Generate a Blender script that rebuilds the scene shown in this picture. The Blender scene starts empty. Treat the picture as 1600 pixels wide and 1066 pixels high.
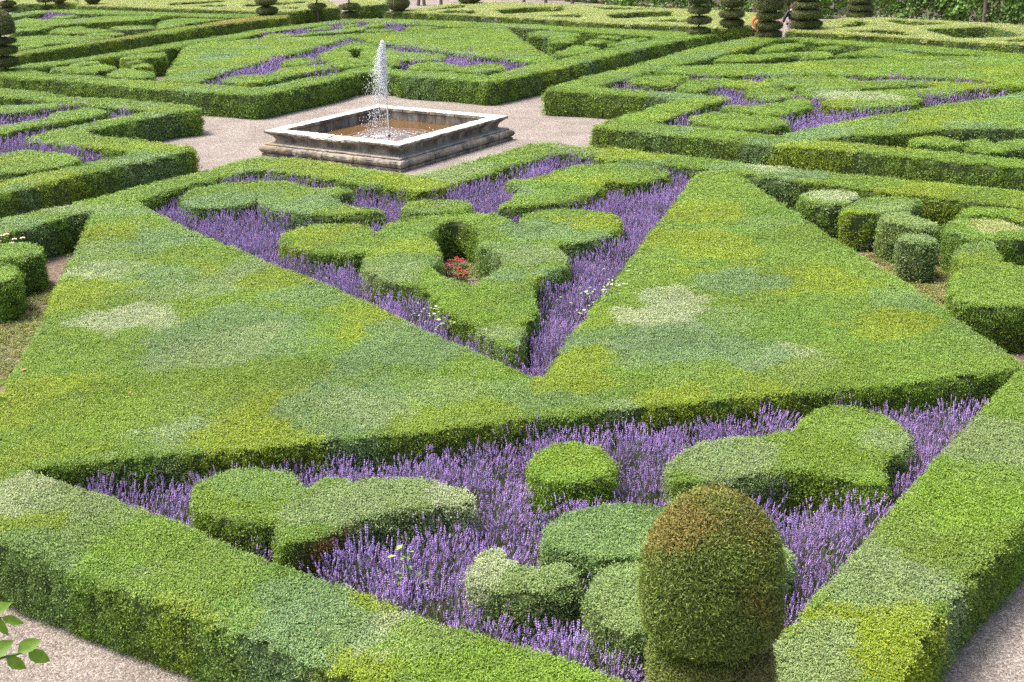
import bpy, math, random
import numpy as np
from mathutils import Vector, Matrix
from mathutils.geometry import tessellate_polygon
R = math.radians
random.seed(7)
rng = np.random.default_rng(11)
scene = bpy.context.scene

# ------------------------------------------------------------------ camera, sky, sun, exposure
cam_data = bpy.data.cameras.new('camera')
cam = bpy.data.objects.new('camera', cam_data)
scene.collection.objects.link(cam)
PIT, ROLL, CAMH = R(19.239), R(-1.885), 7.0
fwd = Vector((0, math.cos(PIT), -math.sin(PIT)))
up0 = Vector((0, math.sin(PIT), math.cos(PIT)))
rt0 = Vector((1, 0, 0))
rt = rt0 * math.cos(ROLL) + up0 * math.sin(ROLL)
up = up0 * math.cos(ROLL) - rt0 * math.sin(ROLL)
cam.matrix_world = Matrix(((rt.x, up.x, -fwd.x, 0), (rt.y, up.y, -fwd.y, 0), (rt.z, up.z, -fwd.z, CAMH), (0, 0, 0, 1)))
cam_data.sensor_width = 36.0
cam_data.lens = 36.0 * 2071.6 / 1600.0
cam_data.clip_start = 0.05
cam_data.clip_end = 1000.0
scene.camera = cam

SUN_EL, SUN_AZ = R(66), R(283)          # azimuth clockwise from +Y
world = bpy.data.worlds.new('World')
scene.world = world
world.use_nodes = True
wn = world.node_tree
bg = wn.nodes['Background']
sky = wn.nodes.new('ShaderNodeTexSky')
sky.sky_type = 'NISHITA'
sky.sun_disc = False
sky.sun_elevation = SUN_EL
sky.sun_rotation = SUN_AZ
sky.air_density = 1.0
sky.dust_density = 6.0
sky.ozone_density = 0.6
bg.inputs['Strength'].default_value = 0.118
wn.links.new(sky.outputs['Color'], bg.inputs['Color'])
sun_data = bpy.data.lights.new('sun', 'SUN')
sun_data.energy = 1.5
sun_data.angle = R(18)
sun_data.color = (1.0, 0.97, 0.92)
sun = bpy.data.objects.new('sun', sun_data)
scene.collection.objects.link(sun)
sdir = Vector((math.sin(SUN_AZ) * math.cos(SUN_EL), math.cos(SUN_AZ) * math.cos(SUN_EL), math.sin(SUN_EL)))
sun.rotation_euler = sdir.to_track_quat('Z', 'Y').to_euler()
sun.location = (0, 0, 40)
scene.view_settings.view_transform = 'Standard'
scene.view_settings.look = 'None'
scene.view_settings.exposure = 1.66
scene.view_settings.gamma = 1.0
scene.view_settings.use_curve_mapping = False
scene.render.engine = 'CYCLES'
scene.cycles.use_denoising = False
scene.cycles.max_bounces = 4
scene.cycles.diffuse_bounces = 2
scene.cycles.glossy_bounces = 1
scene.cycles.transmission_bounces = 4
scene.cycles.use_adaptive_sampling = False
# ------------------------------------------------------------------ garden layout in metres, unprojected from outlines traced in image pixels
HEDGES = [
  {'key': 'A_frame', 'name': 'border_hedge', 'label': 'broad border hedge framing the nearest square, gravel path along its foot', 'smooth': 0, 'h': 0.75, 'pal': 'box', 'grp': None, 'outer': [[-15.5, 19.02], [-10.38, 26.54], [-9.01, 28.12], [-8.05, 29.56], [-7.06, 30.73], [-6.75, 31.41], [-6.39, 31.97], [-5.96, 32.21], [-5.39, 32.04], [-4.63, 31.6], [-3.75, 30.93], [-3.2, 30.33], [-2.54, 29.8], [-2.23, 29.55], [-1.96, 29.57], [-1.43, 30.26], [-0.75, 30.96], [-0.05, 31.94], [0.75, 32.87], [1.35, 32.6], [2.06, 32.06], [2.86, 31.76], [3.72, 30.91], [4.58, 30.31], [5.85, 29.24], [7.16, 28.28], [8.57, 27.29], [10.37, 26.0], [13.79, 23.54], [5.06, 11.88], [4.19, 10.85], [3.53, 9.93], [3.09, 9.24], [1.71, 7.43], [-2.33, 10.12], [-3.34, 10.84], [-4.25, 11.41], [-5.27, 12.09]], 'holes': [[[-13.51, 19.62], [-9.85, 25.03], [-9.71, 25.41], [-9.05, 26.46], [-8.58, 26.95], [-7.86, 27.77], [-7.23, 28.92], [-6.63, 29.68], [-6.1, 30.36], [-5.77, 30.6], [-5.25, 30.16], [-4.68, 29.79], [-4.09, 29.36], [-3.54, 28.88], [-3.1, 28.43], [-2.67, 28.36], [-2.06, 27.77], [-1.72, 27.72], [-1.35, 28.04], [-0.81, 28.79], [-0.32, 29.45], [0.31, 30.35], [1.05, 31.28], [1.62, 31.26], [2.29, 30.61], [2.72, 30.17], [3.57, 29.68], [4.18, 29.23], [5.03, 28.61], [5.6, 27.93], [6.1, 27.54], [6.58, 27.28], [7.14, 26.71], [7.73, 26.21], [8.28, 25.9], [8.61, 25.52], [9.12, 25.17], [9.49, 24.91], [9.84, 24.6], [11.7, 23.35], [6.55, 16.07], [6.22, 15.63], [4.82, 13.69], [3.5, 11.8], [2.68, 10.63], [1.47, 8.93], [0.18, 9.85], [-0.7, 10.35], [-1.51, 10.98], [-2.18, 11.42], [-2.67, 11.81], [-3.43, 12.44], [-4.14, 12.96], [-4.91, 13.51], [-5.51, 13.91]]]},
  {'key': 'A_wedge', 'name': 'wedge_hedge', 'label': 'huge flat bow-tie shaped hedge with mottled top across the nearest square', 'smooth': 0, 'h': 0.75, 'pal': 'box', 'grp': None, 'outer': [[-8.61, 26.9], [-8.67, 27.42], [-7.92, 28.02], [-7.69, 27.39], [-7.04, 26.35], [-5.92, 24.76], [-5.16, 23.87], [-4.35, 22.68], [-3.61, 21.86], [-2.92, 20.95], [-2.24, 20.01], [-1.41, 18.71], [-0.62, 17.67], [-0.05, 16.88], [0.33, 16.31], [0.52, 16.83], [0.74, 17.78], [1.08, 18.85], [1.68, 20.65], [2.33, 22.83], [3.01, 24.97], [3.69, 27.1], [4.26, 29.01], [5.03, 28.88], [5.32, 26.45], [5.55, 24.99], [5.83, 22.92], [5.98, 21.91], [6.26, 20.34], [6.45, 19.06], [6.45, 18.46], [6.62, 17.36], [6.74, 16.44], [6.74, 16.26], [6.52, 16.05], [5.98, 15.96], [4.98, 15.75], [4.03, 15.59], [3.09, 15.5], [2.33, 15.37], [1.56, 15.24], [0.65, 15.07], [0.04, 14.98], [-0.81, 14.77], [-1.23, 14.63], [-1.95, 14.6], [-3.06, 14.37], [-3.75, 14.27], [-4.16, 14.25], [-4.58, 14.2], [-5.14, 14.08], [-5.54, 13.99], [-5.8, 14.01], [-6.46, 14.47], [-6.52, 14.7], [-6.81, 16.45], [-6.93, 17.06], [-7.0, 17.81], [-7.18, 18.92], [-7.38, 20.13], [-7.62, 21.3], [-7.85, 22.56], [-8.08, 24.1], [-8.41, 25.85]], 'holes': []},
  {'key': 'a1', 'name': 'scroll_hedge', 'label': 'winged scroll hedge with notched tail in lavender, left of the small oval hedge', 'smooth': 1, 'h': 0.75, 'pal': 'box', 'grp': 'scroll hedges in the nearest upper lavender bed', 'outer': [[-7.06, 28.08], [-6.99, 28.69], [-6.67, 29.16], [-6.07, 29.4], [-5.5, 29.44], [-4.96, 29.23], [-4.57, 28.97], [-4.26, 28.47], [-3.87, 28.48], [-3.44, 28.41], [-3.3, 27.96], [-3.58, 27.75], [-3.68, 27.47], [-3.34, 26.84], [-2.98, 26.5], [-2.57, 26.33], [-2.49, 26.05], [-2.86, 25.88], [-3.49, 25.86], [-4.16, 26.06], [-4.71, 26.47], [-5.06, 26.91], [-5.33, 27.77], [-5.36, 27.18], [-5.62, 26.99], [-6.09, 26.83], [-6.52, 26.94], [-6.84, 27.39]], 'holes': []},
  {'key': 'a2', 'name': 'scroll_hedge', 'label': 'small oval hedge between the two winged scrolls, behind the heart hedge', 'smooth': 1, 'h': 0.75, 'pal': 'box', 'grp': 'scroll hedges in the nearest upper lavender bed', 'outer': [[-2.18, 26.33], [-2.06, 26.77], [-1.64, 27.0], [-1.11, 26.92], [-0.77, 26.58], [-0.66, 26.23], [-0.8, 25.87], [-1.27, 25.83], [-1.75, 25.78], [-2.08, 25.99]], 'holes': []},
  {'key': 'a3', 'name': 'scroll_hedge', 'label': 'winged scroll hedge with notched tail in lavender, right of the small oval hedge', 'smooth': 1, 'h': 0.75, 'pal': 'box', 'grp': 'scroll hedges in the nearest upper lavender bed', 'outer': [[-0.07, 28.68], [0.38, 28.67], [0.74, 28.88], [1.01, 29.31], [1.55, 30.0], [2.25, 30.1], [3.06, 29.9], [3.55, 29.47], [3.63, 28.9], [3.51, 28.39], [3.09, 28.06], [2.51, 27.96], [2.12, 28.15], [2.03, 27.53], [1.84, 27.02], [1.4, 26.44], [0.74, 26.2], [0.16, 26.01], [-0.22, 25.95], [-0.17, 26.27], [0.1, 26.92], [0.29, 27.55], [0.04, 28.27]], 'holes': []},
  {'key': 'heart', 'name': 'scroll_hedge', 'label': 'heart shaped hedge with two round lobes and an open centre of red flowers', 'smooth': 1, 'h': 0.75, 'pal': 'box', 'grp': 'scroll hedges in the nearest upper lavender bed', 'outer': [[-2.52, 24.04], [-2.4, 24.99], [-2.14, 25.37], [-1.73, 25.62], [-1.25, 25.66], [-0.78, 25.7], [-0.3, 25.64], [0.02, 25.23], [0.15, 24.55], [0.31, 25.4], [0.65, 25.77], [1.2, 25.86], [1.81, 25.51], [2.12, 25.1], [2.15, 24.58], [2.0, 23.87], [1.66, 23.36], [1.18, 23.11], [0.88, 23.02], [1.03, 22.23], [0.93, 21.6], [0.64, 21.21], [0.33, 20.73], [0.36, 20.02], [0.41, 19.39], [0.35, 19.05], [0.18, 18.7], [0.15, 18.12], [0.09, 17.68], [-0.04, 17.53], [-0.25, 17.88], [-0.48, 18.44], [-0.56, 18.78], [-0.85, 19.05], [-1.02, 19.45], [-1.22, 20.1], [-1.31, 20.56], [-1.66, 20.81], [-2.15, 21.2], [-2.43, 21.68], [-2.59, 22.3], [-2.54, 23.01], [-2.93, 22.93], [-3.42, 23.03], [-3.89, 23.35], [-4.22, 23.84], [-4.33, 24.32], [-4.28, 24.7], [-3.88, 25.14], [-3.34, 25.22], [-2.89, 25.06], [-2.55, 24.71]], 'holes': [[[-1.47, 23.95], [-1.34, 24.85], [-1.07, 25.12], [-0.8, 24.83], [-0.58, 24.31], [-0.53, 23.19], [-0.33, 22.82], [-0.1, 22.29], [-0.18, 21.61], [-0.43, 21.11], [-0.6, 20.8], [-0.83, 21.01], [-1.15, 21.34], [-1.32, 21.87], [-1.24, 22.43], [-1.25, 23.24]]]},
  {'key': 'b1', 'name': 'scroll_hedge', 'label': 'bird shaped hedge with a brown dead patch beside the front left lavender', 'smooth': 1, 'h': 0.75, 'pal': 'box', 'grp': 'scroll hedges in the front lavender bed', 'outer': [[-3.59, 13.18], [-3.6, 13.48], [-3.42, 13.75], [-3.12, 13.9], [-2.74, 13.8], [-2.5, 13.65], [-2.3, 13.23], [-2.23, 13.44], [-2.11, 13.55], [-1.75, 13.44], [-1.35, 13.47], [-1.03, 13.41], [-0.7, 13.22], [-0.49, 13.0], [-0.43, 12.81], [-0.5, 12.67], [-0.86, 12.69], [-1.24, 12.62], [-1.53, 12.51], [-1.79, 12.33], [-1.89, 12.13], [-2.12, 12.0], [-2.35, 11.92], [-2.5, 12.08], [-2.5, 12.35], [-2.6, 12.46], [-2.72, 12.41], [-3.04, 12.53], [-3.33, 12.7], [-3.49, 12.9]], 'holes': []},
  {'key': 'b2', 'name': 'scroll_hedge', 'label': 'small bright green round hedge islanded in the front lavender', 'smooth': 1, 'h': 0.75, 'pal': 'box', 'grp': 'scroll hedges in the front lavender bed', 'outer': [[0.12, 13.58], [0.16, 13.91], [0.33, 14.18], [0.62, 14.33], [0.89, 14.21], [1.08, 13.94], [1.12, 13.62], [1.06, 13.35], [0.78, 13.18], [0.47, 13.13], [0.24, 13.27]], 'holes': []},
  {'key': 'b3', 'name': 'scroll_hedge', 'label': 'bird shaped hedge with an olive yellow back, behind the domed topiary', 'smooth': 1, 'h': 0.75, 'pal': 'box', 'grp': 'scroll hedges in the front lavender bed', 'outer': [[1.69, 13.52], [1.79, 13.78], [2.15, 14.15], [2.59, 14.28], [2.89, 14.22], [3.03, 14.39], [3.31, 14.43], [3.45, 14.71], [3.71, 15.04], [4.08, 15.17], [4.42, 14.91], [4.59, 14.59], [4.61, 14.15], [4.47, 13.77], [4.19, 13.53], [4.09, 13.45], [4.05, 13.17], [3.93, 12.84], [3.78, 12.79], [3.64, 12.99], [3.32, 13.19], [3.06, 13.31], [2.67, 13.24], [2.33, 13.09], [1.98, 13.0], [1.72, 12.99], [1.67, 13.21]], 'holes': []},
  {'key': 'b4', 'name': 'scroll_hedge', 'label': 'large grey green oval hedge touching the left side of the domed topiary', 'smooth': 1, 'h': 0.75, 'pal': 'box', 'grp': 'scroll hedges in the front lavender bed', 'outer': [[0.22, 11.99], [0.29, 12.25], [0.5, 12.47], [0.83, 12.61], [1.17, 12.63], [1.49, 12.53], [1.75, 12.29], [1.83, 11.93], [1.69, 11.6], [1.34, 11.43], [1.05, 11.41], [0.72, 11.43], [0.48, 11.55], [0.29, 11.7]], 'holes': []},
  {'key': 'b5', 'name': 'scroll_hedge', 'label': 'crescent hedge whose left tip is creamy white variegated, in front lavender', 'smooth': 1, 'h': 0.75, 'pal': 'box', 'grp': 'scroll hedges in the front lavender bed', 'outer': [[-0.49, 11.06], [-0.48, 11.37], [-0.38, 11.7], [-0.17, 11.74], [-0.05, 11.47], [0.14, 11.29], [0.31, 11.38], [0.51, 11.34], [0.56, 11.15], [0.52, 10.94], [0.37, 10.83], [0.07, 10.73], [-0.21, 10.83], [-0.39, 10.95]], 'holes': []},
  {'key': 'b6', 'name': 'scroll_hedge', 'label': 'rounded silvery green hedge below the oval one, half behind the domed topiary', 'smooth': 1, 'h': 0.75, 'pal': 'box', 'grp': 'scroll hedges in the front lavender bed', 'outer': [[0.59, 10.71], [0.66, 10.97], [0.79, 11.26], [0.99, 11.36], [1.2, 11.34], [1.42, 11.17], [1.49, 10.8], [1.38, 10.36], [1.18, 10.11], [1.0, 10.06], [0.82, 10.15], [0.65, 10.43]], 'holes': []},
  {'key': 'b7', 'name': 'scroll_hedge', 'label': 'pale hedge tip peeping out at the right flank of the domed topiary', 'smooth': 1, 'h': 0.75, 'pal': 'box', 'grp': 'scroll hedges in the front lavender bed', 'outer': [[2.03, 11.38], [2.26, 11.63], [2.5, 11.72], [2.65, 11.6], [2.65, 11.36], [2.58, 11.12], [2.35, 10.93], [2.03, 10.98]], 'holes': []},
  {'key': 'c1', 'name': 'block_hedge', 'label': 'square clipped block at the left edge, farther of the two blocks', 'smooth': 1, 'h': 0.75, 'pal': 'box', 'grp': None, 'outer': [[-9.86, 23.74], [-9.98, 24.38], [-9.66, 24.48], [-9.23, 24.57], [-8.81, 24.28], [-8.67, 23.94], [-8.65, 23.63], [-8.91, 23.36], [-9.19, 23.18], [-9.63, 23.27]], 'holes': []},
  {'key': 'c2', 'name': 'block_hedge', 'label': 'dark clipped block cut by the left edge, nearer of the two blocks', 'smooth': 1, 'h': 0.75, 'pal': 'box', 'grp': None, 'outer': [[-9.73, 22.46], [-9.63, 23.1], [-9.19, 23.18], [-8.91, 23.02], [-8.66, 22.62], [-8.52, 22.08], [-8.71, 21.8], [-9.3, 21.79]], 'holes': []},
  {'key': 'd1', 'name': 'block_hedge', 'label': 'block hedge nearest the tip of the mottled bow-tie hedge, pale patch on top', 'smooth': 1, 'h': 0.75, 'pal': 'box', 'grp': 'clipped blocks in the right corner bed', 'outer': [[5.85, 26.14], [6.07, 26.52], [6.44, 26.7], [6.81, 26.7], [7.09, 26.48], [7.1, 26.02], [6.85, 25.72], [6.65, 25.42], [6.32, 25.36], [6.05, 25.56], [5.83, 25.81]], 'holes': []},
  {'key': 'd2', 'name': 'block_hedge', 'label': 'long low-notched block running beside the border hedge in the right corner bed', 'smooth': 1, 'h': 0.75, 'pal': 'box', 'grp': 'clipped blocks in the right corner bed', 'outer': [[6.43, 25.02], [6.67, 25.36], [6.96, 25.76], [7.39, 25.92], [7.92, 25.9], [8.17, 25.64], [8.12, 25.32], [7.78, 24.99], [7.52, 24.66], [7.1, 24.62], [6.72, 24.57], [6.43, 24.71]], 'holes': []},
  {'key': 'd3', 'name': 'block_hedge', 'label': 'pale grey green triangular block just behind the small upright drum hedge', 'smooth': 1, 'h': 0.75, 'pal': 'box', 'grp': 'clipped blocks in the right corner bed', 'outer': [[6.96, 24.23], [7.14, 24.56], [7.44, 24.72], [7.62, 24.65], [7.74, 24.12], [7.93, 23.71], [7.91, 23.52], [7.55, 23.47], [7.19, 23.66], [6.97, 23.93]], 'holes': []},
  {'key': 'd4', 'name': 'drum_hedge', 'label': 'small upright drum shaped hedge standing alone on bare soil', 'smooth': 1, 'h': 0.75, 'pal': 'box', 'grp': 'clipped blocks in the right corner bed', 'outer': [[6.91, 22.82], [7.1, 23.07], [7.39, 23.08], [7.54, 22.79], [7.55, 22.52], [7.31, 22.33], [7.02, 22.46], [6.89, 22.61]], 'holes': []},
  {'key': 'd5', 'name': 'block_hedge', 'label': 'big round-backed block hedge with a dry brown patch on top, right edge', 'smooth': 1, 'h': 0.75, 'pal': 'box', 'grp': 'clipped blocks in the right corner bed', 'outer': [[7.96, 23.51], [8.15, 23.82], [8.57, 24.01], [9.0, 23.95], [9.2, 23.68], [9.31, 23.19], [9.39, 22.73], [9.08, 22.41], [8.53, 22.4], [8.22, 22.52], [7.92, 22.92], [7.87, 23.2]], 'holes': []},
  {'key': 'd6', 'name': 'block_hedge', 'label': 'hedge strip squeezed between the right border hedge and the round-backed block', 'smooth': 1, 'h': 0.75, 'pal': 'box', 'grp': 'clipped blocks in the right corner bed', 'outer': [[8.59, 24.62], [8.82, 24.95], [9.19, 24.95], [9.57, 24.69], [9.94, 24.22], [10.0, 23.77], [9.43, 23.51], [9.34, 23.91], [9.09, 24.19], [8.48, 24.17]], 'holes': []},
  {'key': 'd7', 'name': 'block_hedge', 'label': 'short stub hedge wedged between round-backed block and big corner block', 'smooth': 1, 'h': 0.75, 'pal': 'box', 'grp': 'clipped blocks in the right corner bed', 'outer': [[7.61, 21.79], [7.82, 22.18], [8.12, 22.41], [8.46, 22.36], [8.33, 21.66], [8.2, 21.12], [7.69, 20.83], [7.43, 20.98], [7.47, 21.33]], 'holes': []},
  {'key': 'd8', 'name': 'block_hedge', 'label': 'large corner block with dark tall side, frontmost in the right corner bed', 'smooth': 1, 'h': 0.75, 'pal': 'box', 'grp': 'clipped blocks in the right corner bed', 'outer': [[6.79, 19.58], [7.0, 20.07], [7.21, 20.63], [7.48, 20.82], [7.87, 21.04], [8.22, 21.12], [8.41, 20.79], [8.71, 20.23], [8.52, 19.38], [7.91, 18.71], [7.33, 18.68], [6.99, 18.78], [6.77, 18.99], [6.71, 19.26]], 'holes': []},
  {'key': 'B_frame', 'name': 'border_hedge', 'label': 'two-pronged border hedge of the left square pointing at the fountain', 'smooth': 0, 'h': 0.75, 'pal': 'box', 'grp': None, 'outer': [[-27.42, 53.25], [-17.25, 45.93], [-15.81, 45.04], [-14.01, 43.27], [-12.29, 42.52], [-10.71, 41.55], [-9.66, 40.84], [-9.05, 39.89], [-9.29, 39.59], [-9.88, 39.25], [-10.54, 38.28], [-11.11, 37.55], [-11.66, 36.64], [-11.11, 35.96], [-9.57, 35.04], [-8.42, 34.21], [-7.82, 33.59], [-7.98, 33.2], [-8.69, 32.27], [-9.07, 31.79], [-9.98, 30.69], [-10.73, 29.57], [-11.18, 28.8], [-13.57, 25.02], [-14.31, 26.53], [-11.72, 30.33], [-11.57, 30.51], [-10.96, 31.13], [-10.36, 31.92], [-10.01, 32.48], [-9.65, 32.74], [-9.47, 33.45], [-10.26, 33.84], [-11.17, 34.42], [-11.76, 34.7], [-12.36, 35.17], [-13.11, 35.85], [-12.91, 36.19], [-12.54, 37.2], [-12.11, 37.73], [-11.61, 38.7], [-10.86, 39.56], [-10.67, 40.09], [-11.29, 40.34], [-11.98, 40.71], [-12.26, 40.89], [-12.73, 41.23], [-13.46, 41.74], [-14.08, 42.12], [-14.56, 42.48], [-15.38, 43.3], [-16.49, 43.8], [-25.49, 49.32]], 'holes': []},
  {'key': 'B_wedge', 'name': 'wedge_hedge', 'label': 'thin wedge of hedge top above lavender in the left square', 'smooth': 0, 'h': 0.75, 'pal': 'box', 'grp': None, 'outer': [[-18.94, 39.88], [-15.8, 41.85], [-14.64, 41.99], [-13.97, 42.23], [-12.79, 41.48], [-13.53, 41.51], [-13.88, 41.09], [-14.49, 40.62], [-15.26, 40.3], [-17.97, 37.69]], 'holes': []},
  {'key': 'e1', 'name': 'scroll_hedge', 'label': 'long curling hedge across the lavender of the left square', 'smooth': 1, 'h': 0.75, 'pal': 'box', 'grp': 'scroll hedges of the left hand square', 'outer': [[-14.46, 38.07], [-13.76, 39.0], [-13.45, 39.39], [-13.56, 40.09], [-13.28, 40.5], [-12.85, 41.01], [-12.31, 40.66], [-11.98, 40.24], [-11.89, 39.76], [-12.17, 39.14], [-12.47, 38.75], [-12.79, 38.28], [-13.29, 37.85], [-13.65, 37.3], [-14.01, 36.77], [-14.87, 36.26], [-15.36, 37.52]], 'holes': []},
  {'key': 'e2', 'name': 'scroll_hedge', 'label': 'wide rounded hedge island at the left edge of the left square', 'smooth': 1, 'h': 0.75, 'pal': 'box', 'grp': 'scroll hedges of the left hand square', 'outer': [[-12.92, 33.7], [-12.69, 34.08], [-12.28, 34.18], [-11.71, 33.74], [-11.16, 33.57], [-10.76, 33.17], [-10.53, 32.49], [-10.65, 31.89], [-11.08, 31.51], [-11.58, 31.22], [-11.96, 30.99], [-12.64, 30.4], [-13.62, 32.14], [-13.42, 33.29]], 'holes': []},
  {'key': 'C_frame', 'name': 'border_hedge', 'label': 'border hedge of the right square with a notched corner by the gravel', 'smooth': 0, 'h': 0.75, 'pal': 'box', 'grp': None, 'outer': [[1.23, 41.46], [2.48, 43.83], [3.77, 45.37], [5.47, 47.97], [6.94, 50.39], [8.4, 52.03], [10.13, 53.72], [10.97, 53.48], [12.09, 52.48], [13.28, 51.28], [14.98, 49.57], [16.7, 47.38], [17.94, 46.15], [22.44, 40.16], [15.34, 24.61], [11.14, 28.05], [10.02, 28.84], [9.17, 29.55], [8.28, 30.29], [6.27, 31.42], [5.63, 32.1], [4.56, 32.88], [3.64, 33.67], [2.67, 34.3], [2.23, 34.67], [2.3, 34.94], [3.28, 36.45], [4.04, 37.38], [4.9, 38.8], [4.48, 39.25], [3.59, 39.8], [2.68, 40.5], [1.86, 40.93], [1.24, 41.2]], 'holes': [[[2.8, 41.78], [3.09, 42.13], [3.94, 43.2], [4.88, 44.63], [5.67, 45.87], [6.44, 46.68], [7.57, 47.96], [8.57, 49.37], [9.61, 50.66], [10.6, 52.26], [11.3, 52.28], [11.82, 51.28], [12.66, 50.22], [13.33, 49.43], [14.04, 48.28], [15.08, 47.08], [16.0, 46.3], [17.52, 45.05], [20.9, 40.95], [14.94, 26.13], [11.5, 29.02], [10.79, 29.43], [9.96, 30.24], [9.42, 30.64], [8.68, 31.24], [7.32, 32.22], [6.63, 32.86], [6.01, 33.42], [5.29, 33.91], [4.54, 34.62], [3.86, 35.13], [4.17, 35.27], [4.74, 36.17], [5.83, 37.8], [6.51, 38.46], [6.58, 38.92], [6.02, 39.41], [5.36, 39.92], [4.71, 40.44], [4.11, 40.83], [3.33, 41.4]]]},
  {'key': 'C_wedge', 'name': 'wedge_hedge', 'label': 'broad mottled wedge hedge spreading over the right square', 'smooth': 0, 'h': 0.75, 'pal': 'box', 'grp': None, 'outer': [[4.94, 44.61], [5.67, 45.87], [6.99, 45.87], [7.99, 45.96], [9.14, 45.67], [9.83, 45.83], [10.7, 46.11], [12.23, 46.24], [14.68, 46.3], [17.64, 45.36], [20.68, 41.73], [17.02, 30.58], [12.82, 32.53], [12.21, 32.82], [11.45, 32.69], [10.72, 32.65], [9.92, 32.53], [8.98, 32.35], [8.43, 32.37], [7.66, 31.99], [7.27, 31.98], [6.74, 32.58], [6.94, 32.89], [7.77, 33.64], [8.38, 34.18], [8.97, 34.55], [9.89, 35.16], [10.57, 35.44], [11.91, 36.44], [12.86, 36.91], [13.84, 37.39], [14.96, 38.22], [15.6, 38.69], [15.26, 39.02], [14.73, 39.01], [14.64, 40.2], [14.14, 40.72], [13.44, 41.29], [12.64, 41.62], [11.58, 42.15], [10.37, 42.58], [8.61, 42.99], [7.53, 43.25], [6.62, 43.46], [6.06, 43.89], [5.48, 44.33]], 'holes': []},
  {'key': 'g1', 'name': 'scroll_hedge', 'label': 'low pale scroll nearest the barrel topiary in the right square', 'smooth': 1, 'h': 0.75, 'pal': 'box', 'grp': 'scroll hedges of the right hand square', 'outer': [[9.36, 49.35], [9.65, 49.85], [10.17, 50.71], [10.86, 51.13], [11.35, 50.58], [11.2, 50.02], [10.48, 49.63], [10.03, 49.17], [9.36, 48.97]], 'holes': []},
  {'key': 'g2', 'name': 'scroll_hedge', 'label': 'small lozenge hedge at the back of the right square, alone in its gap', 'smooth': 1, 'h': 0.75, 'pal': 'box', 'grp': 'scroll hedges of the right hand square', 'outer': [[11.48, 49.16], [11.85, 49.84], [12.39, 49.89], [12.58, 49.44], [12.34, 48.93], [11.66, 48.73]], 'holes': []},
  {'key': 'g3', 'name': 'scroll_hedge', 'label': 'long wavy hedge ribbon behind the broad wedge of the right square', 'smooth': 1, 'h': 0.75, 'pal': 'box', 'grp': 'scroll hedges of the right hand square', 'outer': [[7.44, 47.11], [7.87, 48.07], [8.42, 48.47], [9.04, 48.12], [9.77, 48.3], [10.5, 48.48], [11.71, 48.34], [11.66, 47.26], [11.08, 46.53], [10.73, 46.62], [10.46, 47.57], [9.92, 47.36], [9.33, 46.98], [8.8, 46.77], [8.07, 46.44], [7.43, 46.6]], 'holes': []},
  {'key': 'g4', 'name': 'scroll_hedge', 'label': 'flat tapering hedge right of the wavy ribbon in the right square', 'smooth': 1, 'h': 0.75, 'pal': 'box', 'grp': 'scroll hedges of the right hand square', 'outer': [[11.78, 47.41], [12.44, 47.96], [13.1, 48.53], [13.46, 49.01], [14.03, 48.47], [14.3, 47.28], [14.73, 46.46], [13.66, 46.21], [13.13, 46.7], [12.44, 47.06], [11.77, 46.88]], 'holes': []},
  {'key': 'k1', 'name': 'scroll_hedge', 'label': 'oval hedge in lavender at the notched left corner of the right square', 'smooth': 1, 'h': 0.75, 'pal': 'box', 'grp': 'scroll hedges of the right hand square', 'outer': [[3.92, 42.78], [4.13, 43.45], [4.74, 43.9], [5.43, 43.89], [5.9, 43.63], [6.0, 43.02], [5.83, 42.63], [5.44, 41.87], [5.33, 41.49], [4.73, 41.62], [4.24, 42.14], [3.96, 42.35]], 'holes': []},
  {'key': 'k2', 'name': 'scroll_hedge', 'label': 'leaf shaped hedge to the right of the oval corner hedge, right square', 'smooth': 1, 'h': 0.75, 'pal': 'box', 'grp': 'scroll hedges of the right hand square', 'outer': [[5.34, 41.09], [5.64, 41.97], [6.02, 42.58], [6.52, 42.75], [7.38, 42.41], [7.89, 41.87], [8.27, 41.24], [8.4, 40.67], [7.82, 40.41], [7.5, 40.35], [7.11, 40.83], [6.54, 40.95], [6.13, 40.52], [5.85, 40.2], [5.45, 40.28]], 'holes': []},
  {'key': 'k3', 'name': 'scroll_hedge', 'label': 'small rounded hedge in the middle of the right square lavender', 'smooth': 1, 'h': 0.75, 'pal': 'box', 'grp': 'scroll hedges of the right hand square', 'outer': [[7.12, 39.54], [7.36, 40.12], [7.79, 40.28], [8.35, 40.16], [8.59, 39.48], [8.57, 38.86], [8.36, 38.55], [7.97, 38.28], [7.56, 38.36], [7.23, 38.79]], 'holes': []},
  {'key': 'k4', 'name': 'scroll_hedge', 'label': 'large heart scroll hedge with a narrow slit in the right square', 'smooth': 1, 'h': 0.75, 'pal': 'box', 'grp': 'scroll hedges of the right hand square', 'outer': [[8.04, 41.56], [8.35, 42.47], [8.85, 42.64], [9.76, 42.58], [10.59, 42.24], [10.88, 41.61], [11.0, 41.16], [11.62, 41.16], [12.45, 40.97], [13.2, 40.53], [13.97, 40.22], [14.65, 39.67], [14.7, 39.14], [14.21, 38.87], [13.69, 38.99], [13.08, 38.38], [12.71, 37.86], [11.92, 37.8], [11.65, 37.16], [11.4, 36.66], [10.83, 36.34], [10.02, 36.28], [9.41, 36.3], [8.98, 36.71], [8.9, 37.28], [9.06, 37.82], [9.43, 38.2], [9.08, 38.28], [8.83, 38.57], [8.65, 38.97], [8.72, 39.82], [8.92, 40.56], [8.54, 40.51], [8.32, 41.09]], 'holes': [[[9.76, 39.6], [10.54, 39.68], [11.72, 39.8], [12.52, 39.89], [12.91, 39.8], [12.55, 39.37], [11.77, 39.29], [10.81, 39.24], [9.97, 39.3]]]},
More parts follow.
